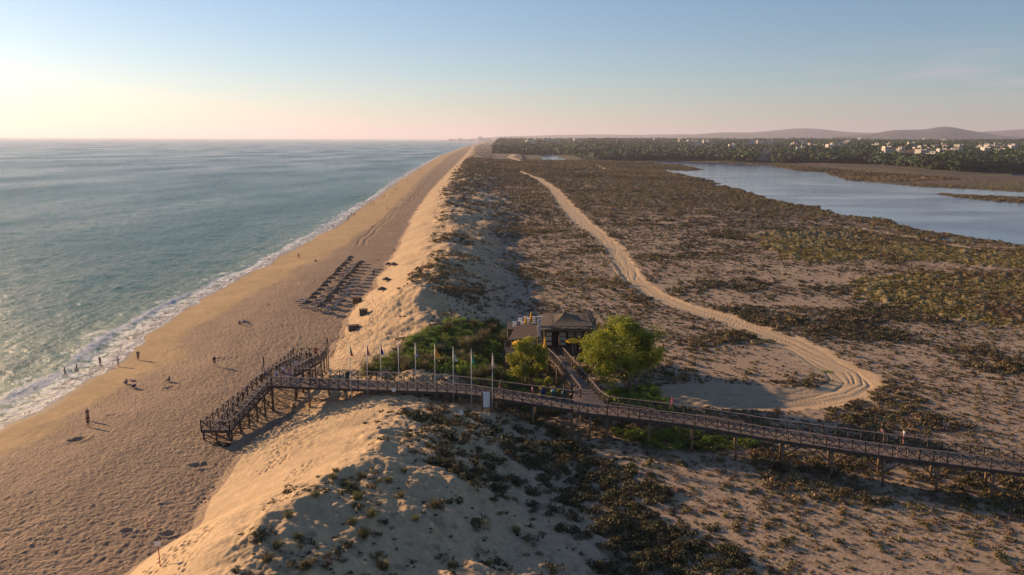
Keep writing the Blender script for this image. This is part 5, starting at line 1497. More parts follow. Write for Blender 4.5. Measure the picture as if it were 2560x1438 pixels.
for row, (a_, b_) in enumerate((R1, R2)):
    for i in range(nU):
        x, y = lerp2(a_, b_, i/(nU-1)); x += random.uniform(-.2, .2); y += random.uniform(-.4, .4)
        t = pro_t if first else copy_tree(pro_t); first = False
        g_ = ("thatched parasols of the row nearer the sea", "thatched parasols of the row nearer the dune")[row]
        base_l = ("dark thatched parasol in the beach row nearer the sea", "dark thatched parasol in the beach row nearer the dune")[row]
        if i == 0: base_l = ("farthest thatched parasol of the row nearer the sea", "farthest thatched parasol of the row nearer the dune")[row]
        if i == nU-1: base_l = ("nearest thatched parasol of the row nearer the sea", "nearest thatched parasol of the row nearer the dune")[row]
        place(t, x, y, gz(x, y), random.uniform(-.1, .1), base_l, g_)
        if i in ((0, 1, 2, 3, 4) if row else (0, 7)): continue
        for k_ in range(1 if i % 4 == 1 else 2):
            l_ = copy_tree(proto)
            lx, ly = x+1.25+random.uniform(-.15, .15), y-1.0-k_*1.1 + random.uniform(-.1, .1)
            place(l_, lx, ly, gz(lx, ly), R(random.uniform(-8, 4)), "navy sun lounger with white frame in the " + ("seaward" if row == 0 else "dune side") + " parasol row",
                  "navy loungers of the " + ("seaward" if row == 0 else "dune side") + " row")
x, y = W(757, 768, 2.9); place(proto, x, y, gz(x, y), R(-4), "navy lounger out in the open at the near end of the seaward row")
for k_, (px, py, rz, lab) in enumerate(((750, 757, 4, "pale lounger frame, left end of the near group by the seaward row"), (760, 752, 8, "sun lounger tucked behind the nearest seaward parasol"), (812, 772, 28, "jumbled blue lounger standing askew in front of the dune side row"), (806, 766, 16, "navy lounger at the near end of the dune side row"))):
    x, y = W(px, py, 2.9); place(copy_tree(proto), x, y, gz(x, y), R(rz), lab)
for px, py, lab in ((971, 664, "left thatched parasol of the close pair on the sunlit dune"), (984, 665, "right thatched parasol of the close pair on the sunlit dune"), (966, 703, "lone thatched parasol on the dune halfway up, behind a small bush"), (955, 728, "lone thatched parasol on the dune nearest the camera")):
    g = G(px, py); place(copy_tree(pro_t), g[0], g[1], g[2]-1.0, random.uniform(0, 1), lab, "thatched parasols standing on the dune")
# stacked striped loungers on the restaurant's upper terrace
def flat_lounger(label, group):
    t = thing("sun_lounger", label, "sun lounger", (0, 0, 0), 0, group)
    f2 = MB()
    for s_ in (-1, 1): f2.bar((-1.0, s_*.33, .2), (1.0, s_*.33, .2), .05, .06); f2.bar((-.8, s_*.33, 0), (-.8, s_*.33, .2), .05); f2.bar((.7, s_*.33, 0), (.7, s_*.33, .2), .05)
    f2.build("frame", FRAME, t)
    q = MB(); q.box((0, 0, .27), (1.95, .62, .08)); q.build("cushion", STRIPE, t)
    q = MB(); q.box((0, 0, .275), (.55, .64, .09)); q.build("stripe", NAVY, t)
    return t
lp = flat_lounger("", "stacked striped loungers")
firstl = True
names_ = ("left", "middle", "right")
for c_ in range(3):
    for k_ in range(4 if c_ else 3):
        t = lp if firstl else copy_tree(lp); firstl = False
        for ch in t.children:
            pass
        x, y = 1.1+c_*.95, 126.9+c_*1.2
        place(t, x, y, 7.29+k_*.34, R(180+c_*3), "blue and white lounger, %s of the %s stack on the upper terrace" % (("bottom", "second", "third", "top")[k_], names_[c_]), "stacked striped loungers")
NV = mat("navy_frame", (.03, .04, .12), .6, .1, 3)

# wooden boxes and mats by the parasols
BOXW = mat("orange_plywood", (.38, .18, .07), .7, .2, 4); TARP = mat("dark_tarp", (.075, .06, .045), .8, .25, 3, .2)
x, y = -33.6, 166.4
t = thing("kiosk", "orange plywood kiosk box beside the dune side parasol row", "kiosk", (x, y, gz(x, y)), R(4))
q = MB(); q.box((0, 0, .75), (1.35, 1.3, 1.5)); q.build("cabin", BOXW, t)
q = MB(); q.box((0, 0, 1.545), (1.55, 1.5, .08)); q.build("roof", WOOD_POST, t)
q = MB(); q.box((0, -.665, .85), (.9, .03, .55)); q.build("hatch", WOOD, t)
q = MB(); q.box((.95, .2, .62), (.45, 1.1, 1.25)); q.build("side_cupboard", TARP, t)
q = MB(); q.box((-1.25, -.15, .08), (1.1, 1.2, .12)); q.build("step", WOOD_RAIL, t)
def crate(label, px, py, sx, sy, sz, rz):
    g = G(px, py); t = thing("storage_box", label, "box", g, rz)
    q = MB(); q.box((0, 0, sz/2-.1), (sx, sy, sz+.2)); q.build("box", TARP, t)
    q = MB(); q.box((0, 0, sz+.04), (sx+.12, sy+.12, .08)); q.build("lid", TERR, t)
crate("dark covered box on the sand in front of the kiosk", 909, 786, 1.5, 1.2, .95, R(10))
crate("dark covered box lying lower down beside the red poles", 884, 824, 1.9, 1.3, .75, R(20))
for px, py, w_, l_, lab in ((890, 735, 2.2, 1.3, "pale beach mat nearest the kiosk"), (895, 722, 2.0, 1.2, "pale beach mat second from the kiosk"), (902, 711, 1.9, 1.2, "pale beach mat farthest from the kiosk")):
    x, y = W(px, py, 2.95); q = MB(); q.box((0, 0, .06), (w_, l_, .05)); o = q.build("beach_mat", WOOD_RAIL); o.location = (x, y, gz(x, y)+.02); o.rotation_euler = (0, R(1.5), R(3)); tag(o, lab, "mat")

# ------------------------------------------------------------------ people
SKIN = mat("skin", (.38, .22, .15), .6, .06, 5); HAIR = mat("dark_hair", (.03, .02, .015), .7, .2, 10)
CLO = {k: mat("cloth_"+k, c, .85, .12, 6) for k, c in {"black": (.02, .02, .022), "navy": (.03, .04, .15), "white": (.62, .62, .66), "red": (.50, .05, .04), "blue": (.10, .14, .42), "pink": (.55, .22, .26), "hotpink": (.6, .06, .16), "grey": (.16, .16, .17), "brown": (.12, .075, .05), "purple": (.14, .09, .30), "beige": (.42, .33, .25), "maroon": (.20, .03, .04), "yellow": (.45, .30, .10)}.items()}
def skin_mesh(name, J, E_, root=0, sub=1):
    me = bpy.data.meshes.new(name+"_rig"); me.from_pydata([j[:3] for j in J], E_, [])
    o = bpy.data.objects.new(name+"_rig", me); COL.objects.link(o)
    md = o.modifiers.new("k", 'SKIN'); md.use_smooth_shade = True
    for i, j in enumerate(J):
        r_ = j[3]; me.skin_vertices[0].data[i].radius = (r_, j[4] if len(j) > 4 else r_); me.skin_vertices[0].data[i].use_root = (i == root)
    sb = o.modifiers.new("s", 'SUBSURF'); sb.levels = sub; sb.render_levels = sub
    bpy.context.view_layer.update()
    dg = bpy.context.evaluated_depsgraph_get()
    out = bpy.data.meshes.new_from_object(o.evaluated_get(dg)); out.name = name
    bpy.data.objects.remove(o); return out
def figure(pose):
    """joint table of an adult 1.74 m tall facing +Y; returns body, hair, top and trousers meshes"""
    P_ = dict(pel=(0, 0, .93), wai=(0, 0, 1.08), che=(0, .01, 1.30), nec=(0, 0, 1.47), hed=(0, .02, 1.56), crn=(0, .01, 1.68), nos=(0, .115, 1.585),
              sl=(-.19, 0, 1.42), el=(-.25, -.02, 1.14), wl=(-.26, .06, .90), sr=(.19, 0, 1.42), er=(.25, -.02, 1.14), wr=(.26, .06, .90),
              hl=(-.10, 0, .88), kl=(-.11, .02, .49), al=(-.11, -.03, .08), tl=(-.12, .14, .03), hr=(.10, 0, .88), kr=(.11, .02, .49), ar=(.11, -.03, .08), tr=(.12, .14, .03))
    P_.update(pose)
    ks = ['pel','wai','che','nec','hed','crn','nos','sl','el','wl','sr','er','wr','hl','kl','al','tl','hr','kr','ar','tr']
    rad = dict(pel=(.15,.12), wai=(.135,.10), che=(.16,.115), nec=(.055,.055), hed=(.085,.095), crn=(.07,.085), nos=(.018,.018), sl=(.06,.06), el=(.043,.043), wl=(.028,.03), hl=(.09,.09), kl=(.06,.06), al=(.042,.045), tl=(.035,.03))
    for k in ('sl','el','wl','hl','kl','al','tl'): rad[k[0]+'r'] = rad[k]
    J = [(*P_[k], *rad[k]) for k in ks]; ix = {k: i for i, k in enumerate(ks)}
    E_ = [(ix[a_], ix[b_]) for a_, b_ in (('pel','wai'),('wai','che'),('che','nec'),('nec','hed'),('hed','crn'),('hed','nos'),('che','sl'),('sl','el'),('el','wl'),('che','sr'),('sr','er'),('er','wr'),('pel','hl'),('hl','kl'),('kl','al'),('al','tl'),('pel','hr'),('hr','kr'),('kr','ar'),('ar','tr'))]
    for sd in ('l', 'r'):                            # palm, four unequal bent fingers and a thumb
        w_ = Vector(P_['w'+sd]); d_ = (w_-Vector(P_['e'+sd])).normalized(); side = Vector((0, 1, 0)) if abs(d_.y) < .8 else Vector((0, 0, 1))
        side = (side-d_*side.dot(d_)).normalized(); inn = d_.cross(side)*(1 if sd == 'l' else -1)
        pm_ = w_+d_*.06; J.append((*pm_, .026, .036)); pi_ = len(J)-1; E_.append((ix['w'+sd], pi_))
        for k_, (o_, l_) in enumerate(((.03, .075), (.01, .085), (-.01, .08), (-.03, .062))):
            a_ = pm_+side*o_+d_*.03; b_ = a_+d_*l_*.55+inn*.01; c_ = b_+d_*l_*.4+inn*.03
            J += [(*a_, .010), (*b_, .0095), (*c_, .007)]; n_ = len(J); E_ += [(pi_, n_-3), (n_-3, n_-2), (n_-2, n_-1)]
        a_ = pm_+side*.045-d_*.01; b_ = a_+side*.022+d_*.03
        J += [(*a_, .011), (*b_, .009)]; n_ = len(J); E_ += [(pi_, n_-2), (n_-2, n_-1)]
    body = skin_mesh("body", J, E_)
    def sub(keys, ed, grow, name, cut=None):
        JJ = []
        for k in keys:
            p = P_[k]; r_ = rad[k]; g_ = grow if not isinstance(grow, dict) else grow[k]; JJ.append((*p, r_[0]*g_+.012, r_[1]*g_+.012))
        idx_ = {k: i for i, k in enumerate(keys)}
        EE = [(idx_[a_], idx_[b_]) for a_, b_ in ed]
        if cut:
            for a_, b_, t_, r_ in cut:
                p = Vector(P_[a_]).lerp(Vector(P_[b_]), t_); JJ.append((*p, r_, r_)); EE.append((idx_[a_], len(JJ)-1))
        return skin_mesh(name, JJ, EE)
    top = sub(['pel','wai','che','sl','sr'], [('pel','wai'),('wai','che'),('che','sl'),('che','sr')], 1.05, "shirt", [('sl','el',.62,.066),('sr','er',.62,.066),('che','nec',.45,.085)])
    bot = sub(['pel','hl','kl','hr','kr'], [('pel','hl'),('hl','kl'),('pel','hr'),('hr','kr')], 1.08, "shorts", [('pel','wai',.3,.14)])
    pants = sub(['pel','hl','kl','al','hr','kr','ar'], [('pel','hl'),('hl','kl'),('kl','al'),('pel','hr'),('hr','kr'),('kr','ar')], 1.1, "trousers", [('pel','wai',.3,.14)])
    c_ = Vector(P_['crn']); h_ = Vector(P_['hed']); up = (c_-h_).normalized(); f_ = (Vector(P_['nos'])-h_); f_ = (f_-up*f_.dot(up)).normalized()
    hair = skin_mesh("hair", [(*(c_+up*.02-f_*.01), .078, .09), (*(h_+up*.05-f_*.045), .085, .085), (*(h_-up*.05-f_*.06), .06, .06)], [(0, 1), (1, 2)])
    return dict(body=body, shirt=top, shorts=bot, trousers=pants, hair=hair)
POSE = {
 'stand': {}, 
 'walk': dict(kl=(-.11, .16, .50), al=(-.11, .26, .10), tl=(-.12, .42, .06), kr=(.11, .02, .49), ar=(.11, -.24, .12), tr=(.11, -.12, .02), wl=(-.26, -.16, .95), el=(-.25, -.10, 1.15), wr=(.26, .24, .98), er=(.25, .04, 1.14)),
 'walk2': dict(kr=(.11, .16, .50), ar=(.11, .24, .09), tr=(.12, .40, .05), kl=(-.11, .0, .49), al=(-.11, -.22, .11), tl=(-.11, -.10, .02), wr=(.26, -.14, .95), er=(.25, -.09, 1.15), wl=(-.24, .22, 1.0), el=(-.25, .03, 1.14)),
 'hold': dict(er=(.25, .02, 1.15), wr=(.12, .28, 1.22), el=(-.25, .0, 1.15), wl=(-.10, .28, 1.20)),
 'lean': dict(wai=(0, .05, 1.06), che=(0, .16, 1.25), nec=(0, .26, 1.39), hed=(0, .31, 1.46), crn=(0, .36, 1.57), nos=(0, .41, 1.44), sl=(-.19, .2, 1.35), sr=(.19, .2, 1.35), el=(-.24, .36, 1.15), wl=(-.2, .55, 1.15), er=(.24, .36, 1.15), wr=(.2, .55, 1.15)),
 'sit': dict(pel=(0, 0, .14), wai=(0, -.03, .30), che=(0, -.05, .52), nec=(0, -.03, .69), hed=(0, -.01, .78), crn=(0, -.02, .90), nos=(0, .09, .80), sl=(-.19, -.05, .64), sr=(.19, -.05, .64), el=(-.27, .06, .40), wl=(-.16, .26, .42), er=(.27, .06, .40), wr=(.16, .26, .42),
             hl=(-.10, .04, .13), kl=(-.14, .36, .42), al=(-.13, .58, .07), tl=(-.13, .74, .03), hr=(.10, .04, .13), kr=(.14, .36, .42), ar=(.13, .58, .07), tr=(.13, .74, .03)),
 'lie': dict(pel=(0, 0, .15), wai=(0, -.17, .14), che=(0, -.40, .15), nec=(0, -.58, .15), hed=(0, -.68, .17), crn=(0, -.80, .17), nos=(0, -.69, .27), sl=(-.19, -.52, .14), sr=(.19, -.52, .14), el=(-.30, -.30, .08), wl=(-.27, -.06, .07), er=(.30, -.30, .08), wr=(.27, -.06, .07),
             hl=(-.10, .06, .13), kl=(-.12, .44, .22), al=(-.12, .82, .07), tl=(-.13, .86, .18), hr=(.10, .06, .13), kr=(.12, .46, .12), ar=(.12, .86, .07), tr=(.13, .90, .18)),
}
FIG = {k: figure(v) for k, v in POSE.items()}
def person(label, x, y, z, rz, pose, top, low, long_=False, scale=1.0, bare=False, group=None):
    t = thing("person", label, "person", (x, y, z), R(rz), group); t.scale = (scale,)*3
    f = FIG[pose]
    def add(k, m):
        o = bpy.data.objects.new(k, f[k]); link(o, t)
        if not f[k].materials: f[k].materials.append(m)
        o.material_slots[0].link = 'OBJECT'; o.material_slots[0].material = m
    add('body', SKIN); add('hair', HAIR)
    if not bare: add('shirt', CLO[top])
    add('trousers' if long_ else 'shorts', CLO[low])
    return t
def pp(label, px, py, rz, pose, top, low, long_=False, scale=1.0, bare=False, group=None):
    g = G(px, py); return person(label, g[0], g[1], g[2] + (0.0 if pose != 'x' else 0), rz, pose, top, low, long_, scale, bare, group)
pp("person in dark clothes wading in the swash, leftmost of the beach walkers", 163, 942, -60, 'walk', 'black', 'black')
pp("person in grey strolling through the foam just right of the leftmost walker", 193, 935, -60, 'walk2', 'grey', 'grey', True)
pp("person in dark brown standing at the edge of the foam, third from the left", 251, 916, -20, 'stand', 'brown', 'black')
pp("person holding something up on the wet sand beside the foam", 296, 917, -60, 'hold', 'black', 'black')
pp("person in a long dark coat standing alone on the sand, right of the water group", 346, 901, -160, 'stand', 'black', 'black', True)
pp("person walking alone across the dry beach, left of the ramp", 537, 916, 40, 'walk', 'black', 'black')
pp("front person of the close pair on the beach, in a dark skirt", 221, 1068, 170, 'stand', 'maroon', 'black')
pp("back person of the close pair on the beach, in dark brown", 220, 1052, 170, 'stand', 'brown', 'brown')
pp("person in a purple top sitting on the sand edge, left one of a pair", 316, 961, 60, 'sit', 'purple', 'navy')
pp("person lying back beside the purple sitter near the damp sand", 330, 953, 60, 'lie', 'purple', 'blue')
pp("person in grey sitting alone on the beach above a sand pit", 423, 955, 80, 'sit', 'grey', 'grey')
pp("person in navy sitting in the pair in the middle of the beach", 599, 812, -120, 'sit', 'navy', 'navy')
pp("person in blue reclining in the pair in the middle of the beach", 612, 806, -70, 'lie', 'blue', 'navy')
pp("person in red standing on the damp sand left of the parasols", 747, 647, 0, 'stand', 'red', 'red')
pp("person sitting on the sand just beyond and left of the parasol rows", 788, 655, -30, 'sit', 'grey', 'black')
pp("person sitting at the foot of the dune far beyond the parasols", 985, 628, 20, 'sit', 'grey', 'navy')
pp("person lying on the sand beyond the dune side parasol row", 941, 650, 60, 'lie', 'beige', 'white')
pp("dark clothed person standing alone between parasols and dune", 934, 690, 10, 'stand', 'black', 'black', True)
pp("front person of the pair at the far water edge", 870, 552, 0, 'stand', 'brown', 'maroon', group="walkers by the far swash")
pp("back person of the pair at the far water edge", 871, 547, 0, 'stand', 'brown', 'black', group="walkers by the far swash")
pp("left one of two walkers beside the tip of the foam", 879.5, 542, 10, 'walk', 'maroon', 'black', group="walkers by the far swash")
pp("right one of two walkers beside the tip of the foam", 886, 541, 10, 'walk2', 'maroon', 'black', group="walkers by the far swash")
pp("lone walker at the water edge just below the far pair", 832.5, 572, 0, 'walk', 'brown', 'brown')
pp("person sitting alone high on the far beach", 968, 522, 0, 'sit', 'black', 'black')
for k_, (px, py) in enumerate(((926,515),(932,513),(934,512),(957,495),(961,494.5),(980,486),(985,480),(990.5,477),(992,476),(1016,455),(1020,455),(1031,454),(1040,434),(1049,427),(1052,428),(1055,436),(1066,422))):
    pp("tiny distant walker near the water far up the beach", px, py, random.uniform(0, 360), ('walk', 'stand', 'walk2')[k_ % 3], ('brown', 'black', 'maroon')[k_ % 3], 'black', group="distant walkers far up the beach")
D_ = DZ+.005
person("person in a red top walking on the boardwalk beside the white board", *W(1250, 986, DZ), D_, -95, 'walk', 'maroon', 'black')
person("child in pale pink at the far rail left of the bins", *W(1331, 990, DZ), D_, -80, 'walk', 'pink', 'pink', scale=.75)
person("person in hot pink on the right hand boardwalk above the sandy loop", *W(1680, 1022, DZ), D_, 80, 'walk', 'hotpink', 'hotpink', scale=.9)
person("bare armed person in black shorts leading the family on the right hand boardwalk", *W(2209, 1105, DZ), D_, 70, 'lean', 'pink', 'black')
person("adult in white at the back of the family on the right hand boardwalk", *W(2258, 1111, DZ), D_, 75, 'hold', 'white', 'maroon')
person("small child in white walking between the two adults on the right hand boardwalk", *W(2239, 1111, DZ), D_, 75, 'walk', 'white', 'navy', scale=.62)
person("person in blue leaning at the corner where ramp and boardwalk meet", -32.2, 99.7, D_, 60, 'lean', 'navy', 'beige')
person("person in a white shirt bent over the rail, second from the ramp corner", -31.2, 100.6, D_, 60, 'lean', 'white', 'blue')
person("person in white with a dark bag, third from the ramp corner", -30.7, 102.0, D_, 20, 'stand', 'white', 'navy')
person("person in pink standing at the start of the upper ramp", -29.6, 101.2, D_, 0, 'stand', 'pink', 'pink')
zz_ = DZ+(zE-DZ)*.25
person("person in pale lilac walking up the ramp behind the pink one", -29.9, 105.4, zz_+.03, 0, 'walk', 'white', 'beige')
person("left one of the dark pair on the upper ramp, in yellow shorts", -29.9, 111.0, zE+.17, 10, 'stand', 'black', 'yellow')
person("right one of the dark pair on the upper ramp, all in black", -29.2, 110.4, zE+.2, 10, 'walk', 'black', 'black', True)
person("person in red at the far end of the ramp platform", -29.4, 114.2, zE+.01, 30, 'walk', 'red', 'black')
person("dark clothed person pushing a stroller on the boardwalk near the ramp", -24.9, 99.6, D_, 90, 'hold', 'black', 'black', True)
person("person in a white shirt walking beside the stroller", -23.9, 99.9, D_, 80, 'walk', 'white', 'black')
t = thing("stroller", "dark stroller being pushed along the boardwalk near the ramp", "stroller", (-26.1, 99.4, D_), R(90))
q = MB(); q.box((0, 0, .55), (.42, .7, .25)); q.bar((0, -.3, .6), (0, -.45, .95), .40, .05); q.build("seat", NAVY, t)
q = MB()
for s_ in (-1, 1): q.bar((s_*.2, -.55, 1.0), (s_*.2, .3, .2), .03); q.bar((s_*.2, -.3, .15), (s_*.2, .2, .5), .03)
q.bar((-.2, -.55, 1.0), (.2, -.55, 1.0), .03); q.build("frame", METAL, t)
for sx_, sy_ in ((-.22, -.3), (.22, -.3), (-.22, .32), (.22, .32)):
    q = MB(); q.tube([(sx_-.02, sy_, .13), (sx_+.02, sy_, .13)], .13, 12); q.build("wheel", DARK, t)
# beach chairs of the two couples
for px, py, rz, lab in ((322, 957, 60, "low purple beach chair of the couple by the damp sand"), (608, 808, -80, "low navy beach chair of the couple in the middle of the beach")):
    g = W(px, py, 2.7)
    t = thing("beach_chair", lab, "chair", (g[0]+.4, g[1]+.3, gz(g[0]+.4, g[1]+.3)), R(rz))
    q = MB(); q.box((0, .1, .22), (.55, .5, .05)); q.build("seat", CLO['purple'], t)
    q = MB(); q.bar((0, -.15, .22), (0, -.45, .72), .55, .05); q.build("backrest", CLO['navy'], t)
    q = MB(); [q.bar((s_*.28, .3, 0), (s_*.28, -.2, .25), .03) for s_ in (-1, 1)]; [q.bar((s_*.28, -.3, 0), (s_*.28, .1, .25), .03) for s_ in (-1, 1)]; q.build("frame", METAL, t)

# ------------------------------------------------------------------ houses
HW = mat("whitewash", (.52, .47, .42), .8, .06, .3, objvar=.12); HO = mat("ochre_render", (.55, .40, .28), .85, .08, .3, objvar=.15)
TILE = mat("roof_tiles", (.34, .15, .09), .85, .2, .8); GLASS = mat("window_glass", (.03, .04, .05), .2, .1, 1, spec=.5)
def house_proto(v):
    rng = random.Random(v)
    parts = []
    vol = {0: [(0, 0, 0, 11, 9, 6), (4.5, 1, 6, 5, 6, 2.8)], 1: [(0, 0, 0, 14, 9, 3.4), (-3, 1, 3.4, 7, 7, 3)], 2: [(0, 0, 0, 8, 9, 9), (5.5, 1.5, 0, 6, 6, 6)], 3: [(0, 0, 0, 16, 10, 5.5)], 4: [(0, 0, 0, 9, 8, 5.5), (-5.5, -1, 0, 5, 6, 3.2), (1, 1, 5.5, 4, 4, 2.5)]}[v]
    w_ = MB()
    for x_, y_, z_, a_, b_, h_ in vol: w_.box((x_, y_, z_+h_/2-(1.5 if z_ == 0 else 0)), (a_, b_, h_+(3 if z_ == 0 else 0)))
    for x_, y_, z_, a_, b_, h_ in vol[:1]:
        if v != 3:
            for s_ in (-1, 1): w_.box((x_+s_*(a_/2-.1), y_, z_+h_+.6+(1.5 if False else 0)-.2), (.2, b_-.02, .8))
    parts.append(("wall", w_, HW))
    for x_, y_, z_, a_, b_, h_ in vol:
        nf = max(1, int(h_//2.7)); nw = max(2, int(a_//3))
        for f_ in range(nf):
            for k_ in range(nw):
                q = MB(); q.box((x_-a_/2+a_*(k_+.5)/nw, y_-b_/2-.03, z_+1.5+2.8*f_), (1.3, .12, 1.5 if (k_+f_) % 3 else 2.1)); parts.append(("window", q, GLASS))
        q = MB(); q.box((x_-a_/2-.03, y_, z_+1.6), (.12, 1.6, 1.5)); parts.append(("window", q, GLASS))
    if v in (1, 3, 4):
        x_, y_, z_, a_, b_, h_ = vol[-1] if v != 3 else vol[0]
        q = MB(); zt_ = z_+h_; q.quad_faces([(x_-a_/2-.4, y_-b_/2-.4, zt_), (x_+a_/2+.4, y_-b_/2-.4, zt_), (x_+a_/2+.4, y_+b_/2+.4, zt_), (x_-a_/2-.4, y_+b_/2+.4, zt_), (x_-a_/4, y_, zt_+1.8), (x_+a_/4, y_, zt_+1.8)], [(0,1,5,4), (1,2,5), (2,3,4,5), (3,0,4), (3,2,1,0)])
        parts.append(("roof", q, TILE))
    q = MB(); x_, y_, z_, a_, b_, h_ = vol[0]; q.box((x_+a_*.3, y_+b_*.2, h_+1.0), (.9, .9, 2.0)); parts.append(("chimney", q, HW))
    t = thing("house", "", "house", (0, 0, 0))
    for nme, mb_, m_ in parts: mb_.build(nme, m_, t)
    return t
protos = [house_proto(v) for v in range(5)]; used_p = set()
def where(px):
    return "left" if px < 1700 else "right"
VILLAS, WALKERS = [], []
for k_, ((px, py), (hx, hy)) in enumerate(zip(HOUSE_PX, HS)):
    v = (0, 2, 4, 0, 1, 2, 3)[k_ % 7]
    if v in used_p: t = copy_tree(protos[v])
    else: t = protos[v]; used_p.add(v)
    sc_ = 1.3+.3*((hy > 1800)+(hy > 2600))+.1*random.random()
    if 2180 < px < 2440 and py > 362: g_, lab = "white villas of the big hillside cluster", "white stepped villa in the large bright cluster on the wooded slope right"
    elif px >= 2440: g_, lab = "white villas of the cluster by the right edge", "white villa in the smaller cluster near the right edge of the wood"
    elif py < 356 and px > 2290: g_, lab = "buildings on the rise below the big hill", "pale building on the rise straight below the highest hill"
    elif px < 1480: g_, lab = "white villas at the far left end of the wood", "small pale villa among trees at the far left end of the wood"
    elif px < 1810: g_, lab = "white villas on the skyline of the wood", "pale villa near the skyline of the wood, left of the creek's middle"
    else: g_, lab = "scattered villas in the middle of the wood", "single pale villa scattered in the wood above the middle of the creek"
    VILLAS.append((t, lab)); place(t, hx, hy, gz(hx, hy)+(6 if hy > 1600 else 4.5), R(random.uniform(-30, 40)), lab, g_); t.scale = (sc_,)*3
# low beach houses far up behind the dunes
for px, py, lab in ((1246, 373, "long low brown beach house behind the dunes far up the coast"), (1254, 362, "pale low beach house just behind the farther dunes"), (1276, 371, "dark roofed beach hut beside the end of the sandy road"), (1232, 352, "white low building where beach and wood meet on the horizon")):
    g = W(px, py, 4); t = copy_tree(protos[3] if 3 in used_p else protos[0]); place(t, g[0], g[1], gz(g[0], g[1])+.5, R(random.uniform(-10, 10)), lab, "low beach houses far up the coast"); t.scale = (1.5, 1.5, .8)
# the seaside town on the far point
TWR = mat("tower_render", (.62, .58, .54), .85, .08, .05, objvar=.25)
rng_ = random.Random(4)
def tower_me(k):
    q = MB(); q.box((0, 0, .5), (1, 1, 1)); q.box((.1, 0, 1.04), (.4, .5, .08)); q.box((.75, .05, .3), (.5, .9, .6)) if k % 2 else q.box((-.7, 0, .38), (.4, .8, .76))
    for f_ in range(8): q.box((0, -.52, .1+f_*.115), (.9, .05, .03))
    me = bpy.data.meshes.new("tower_block"); me.from_pydata(q.v, [], q.f); me.materials.append(TWR); return me
tm = [tower_me(0), tower_me(1)]
for k_ in range(46):
    px = 1128+ (k_/45)**.8*100 + rng_.uniform(-2, 2)
    D = rng_.uniform(12600, 14500) if px < 1195 else rng_.uniform(10500, 13500)
    a_, b_, c_ = ray(px, 347); x = a_/b_*D
    o = bpy.data.objects.new("tower_block", tm[k_ % 2]); link(o)
    h = rng_.choice((18, 22, 26, 34, 44)) if px < 1225 else 20
    if abs(px-1201) < 3: h = 62
    o.location = (x, D, 3); o.scale = (rng_.uniform(24, 60), rng_.uniform(20, 40), h); o.rotation_euler = (0, 0, rng_.uniform(-.3, .3))
    tag(o, "pale hazy block of the seaside town on the far point" if h != 62 else "tallest hazy block of the seaside town on the far point", "building", "hazy blocks of the far seaside town")

# antenna mast and tall pines that break the skyline
for px, py, h, lab in ((1541, 331, 34, "thin lattice mast sticking out of the wood on the skyline"),):
    a_, b_, c_ = ray(px, 352); x, y = a_/b_*2300, 2300.0
    z = gz(x, y); q = MB()
    for s1, s2 in ((-1, -1), (1, -1), (1, 1), (-1, 1)): q.bar((x+s1*1.0, y+s2*1.0, z), (x+s1*.3, y+s2*.3, z+h), .3)
    for k_ in range(10): q.bar((x-1+.07*k_, y-1, z+h*k_/10), (x+1-.07*k_, y-1, z+h*(k_+1)/10), .2)
    q.box((x, y, z+h*.8), (2.2, 1.2, 3.0)); o = q.build("radio_mast", METAL); tag(o, lab, "mast")

# ------------------------------------------------------------------ words that single out each repeat
bpy.context.view_layer.update()
_inv = co.matrix_world.inverted()
def proj(p):
    q = _inv @ Vector(p); return (1280+FPX*q.x/-q.z, 719-FPX*q.y/-q.z)
ORD = "first second third fourth fifth sixth seventh eighth ninth tenth eleventh twelfth thirteenth fourteenth fifteenth sixteenth seventeenth eighteenth nineteenth twentieth".split()
ORD += ["twenty-"+o_ for o_ in ORD[:9]] + ["thirtieth"] + ["thirty-"+o_ for o_ in ORD[:9]] + ["fortieth"] + ["forty-"+o_ for o_ in ORD[:9]] + ["fiftieth"] + ["fifty-"+o_ for o_ in ORD[:9]] + ["sixtieth"]
def relabel(objs, noun, cols, rows, sizes=None):
    """noun, bands by photo column and row, then counted from the left within a band"""
    bins = {}
    for o in objs:
        px, py = proj(o.matrix_world.translation)
        c_ = next((n for lim, n in cols if px < lim), cols[-1][1]); r_ = next((n for lim, n in rows if py < lim), rows[-1][1])
        s_ = ""
        if sizes: s_ = next((n for lim, n in sizes if o.scale[0] < lim), sizes[-1][1])+" "
        bins.setdefault((s_, r_, c_), []).append((px, o))
    for (s_, r_, c_), l_ in bins.items():
        l_.sort(key=lambda t_: t_[0])
        for k, (px, o) in enumerate(l_):
            n_ = (s_+noun) if len(l_) == 1 else ORD[min(k, 59)]+" "+s_+noun
            o['label'] = n_+", "+r_+", "+c_
SZ = ((.45, "small"), (.8, "middling"), (9, "large"))
relabel(DUNE_S, "dark dune bush", ((700, "left of all flagpoles"), (900, "below flagpole one"), (1000, "below flagpoles three and four"), (1080, "below flagpole five"), (1160, "below flagpoles six and seven"), (1205, "below flagpole eight"), (1260, "below the white board"), (1330, "right of the white board"), (1400, "below the bins"), (1480, "below the fork"), (1560, "under the footbridge corner"), (1640, "by the second tall support"), (1720, "by the third support"), (9999, "right side of the shade")),
        ((1060, "just under the boardwalk"), (1130, "upper slope"), (1200, "upper middle slope"), (1280, "middle slope"), (1360, "lower slope"), (9999, "bottom edge")), SZ)
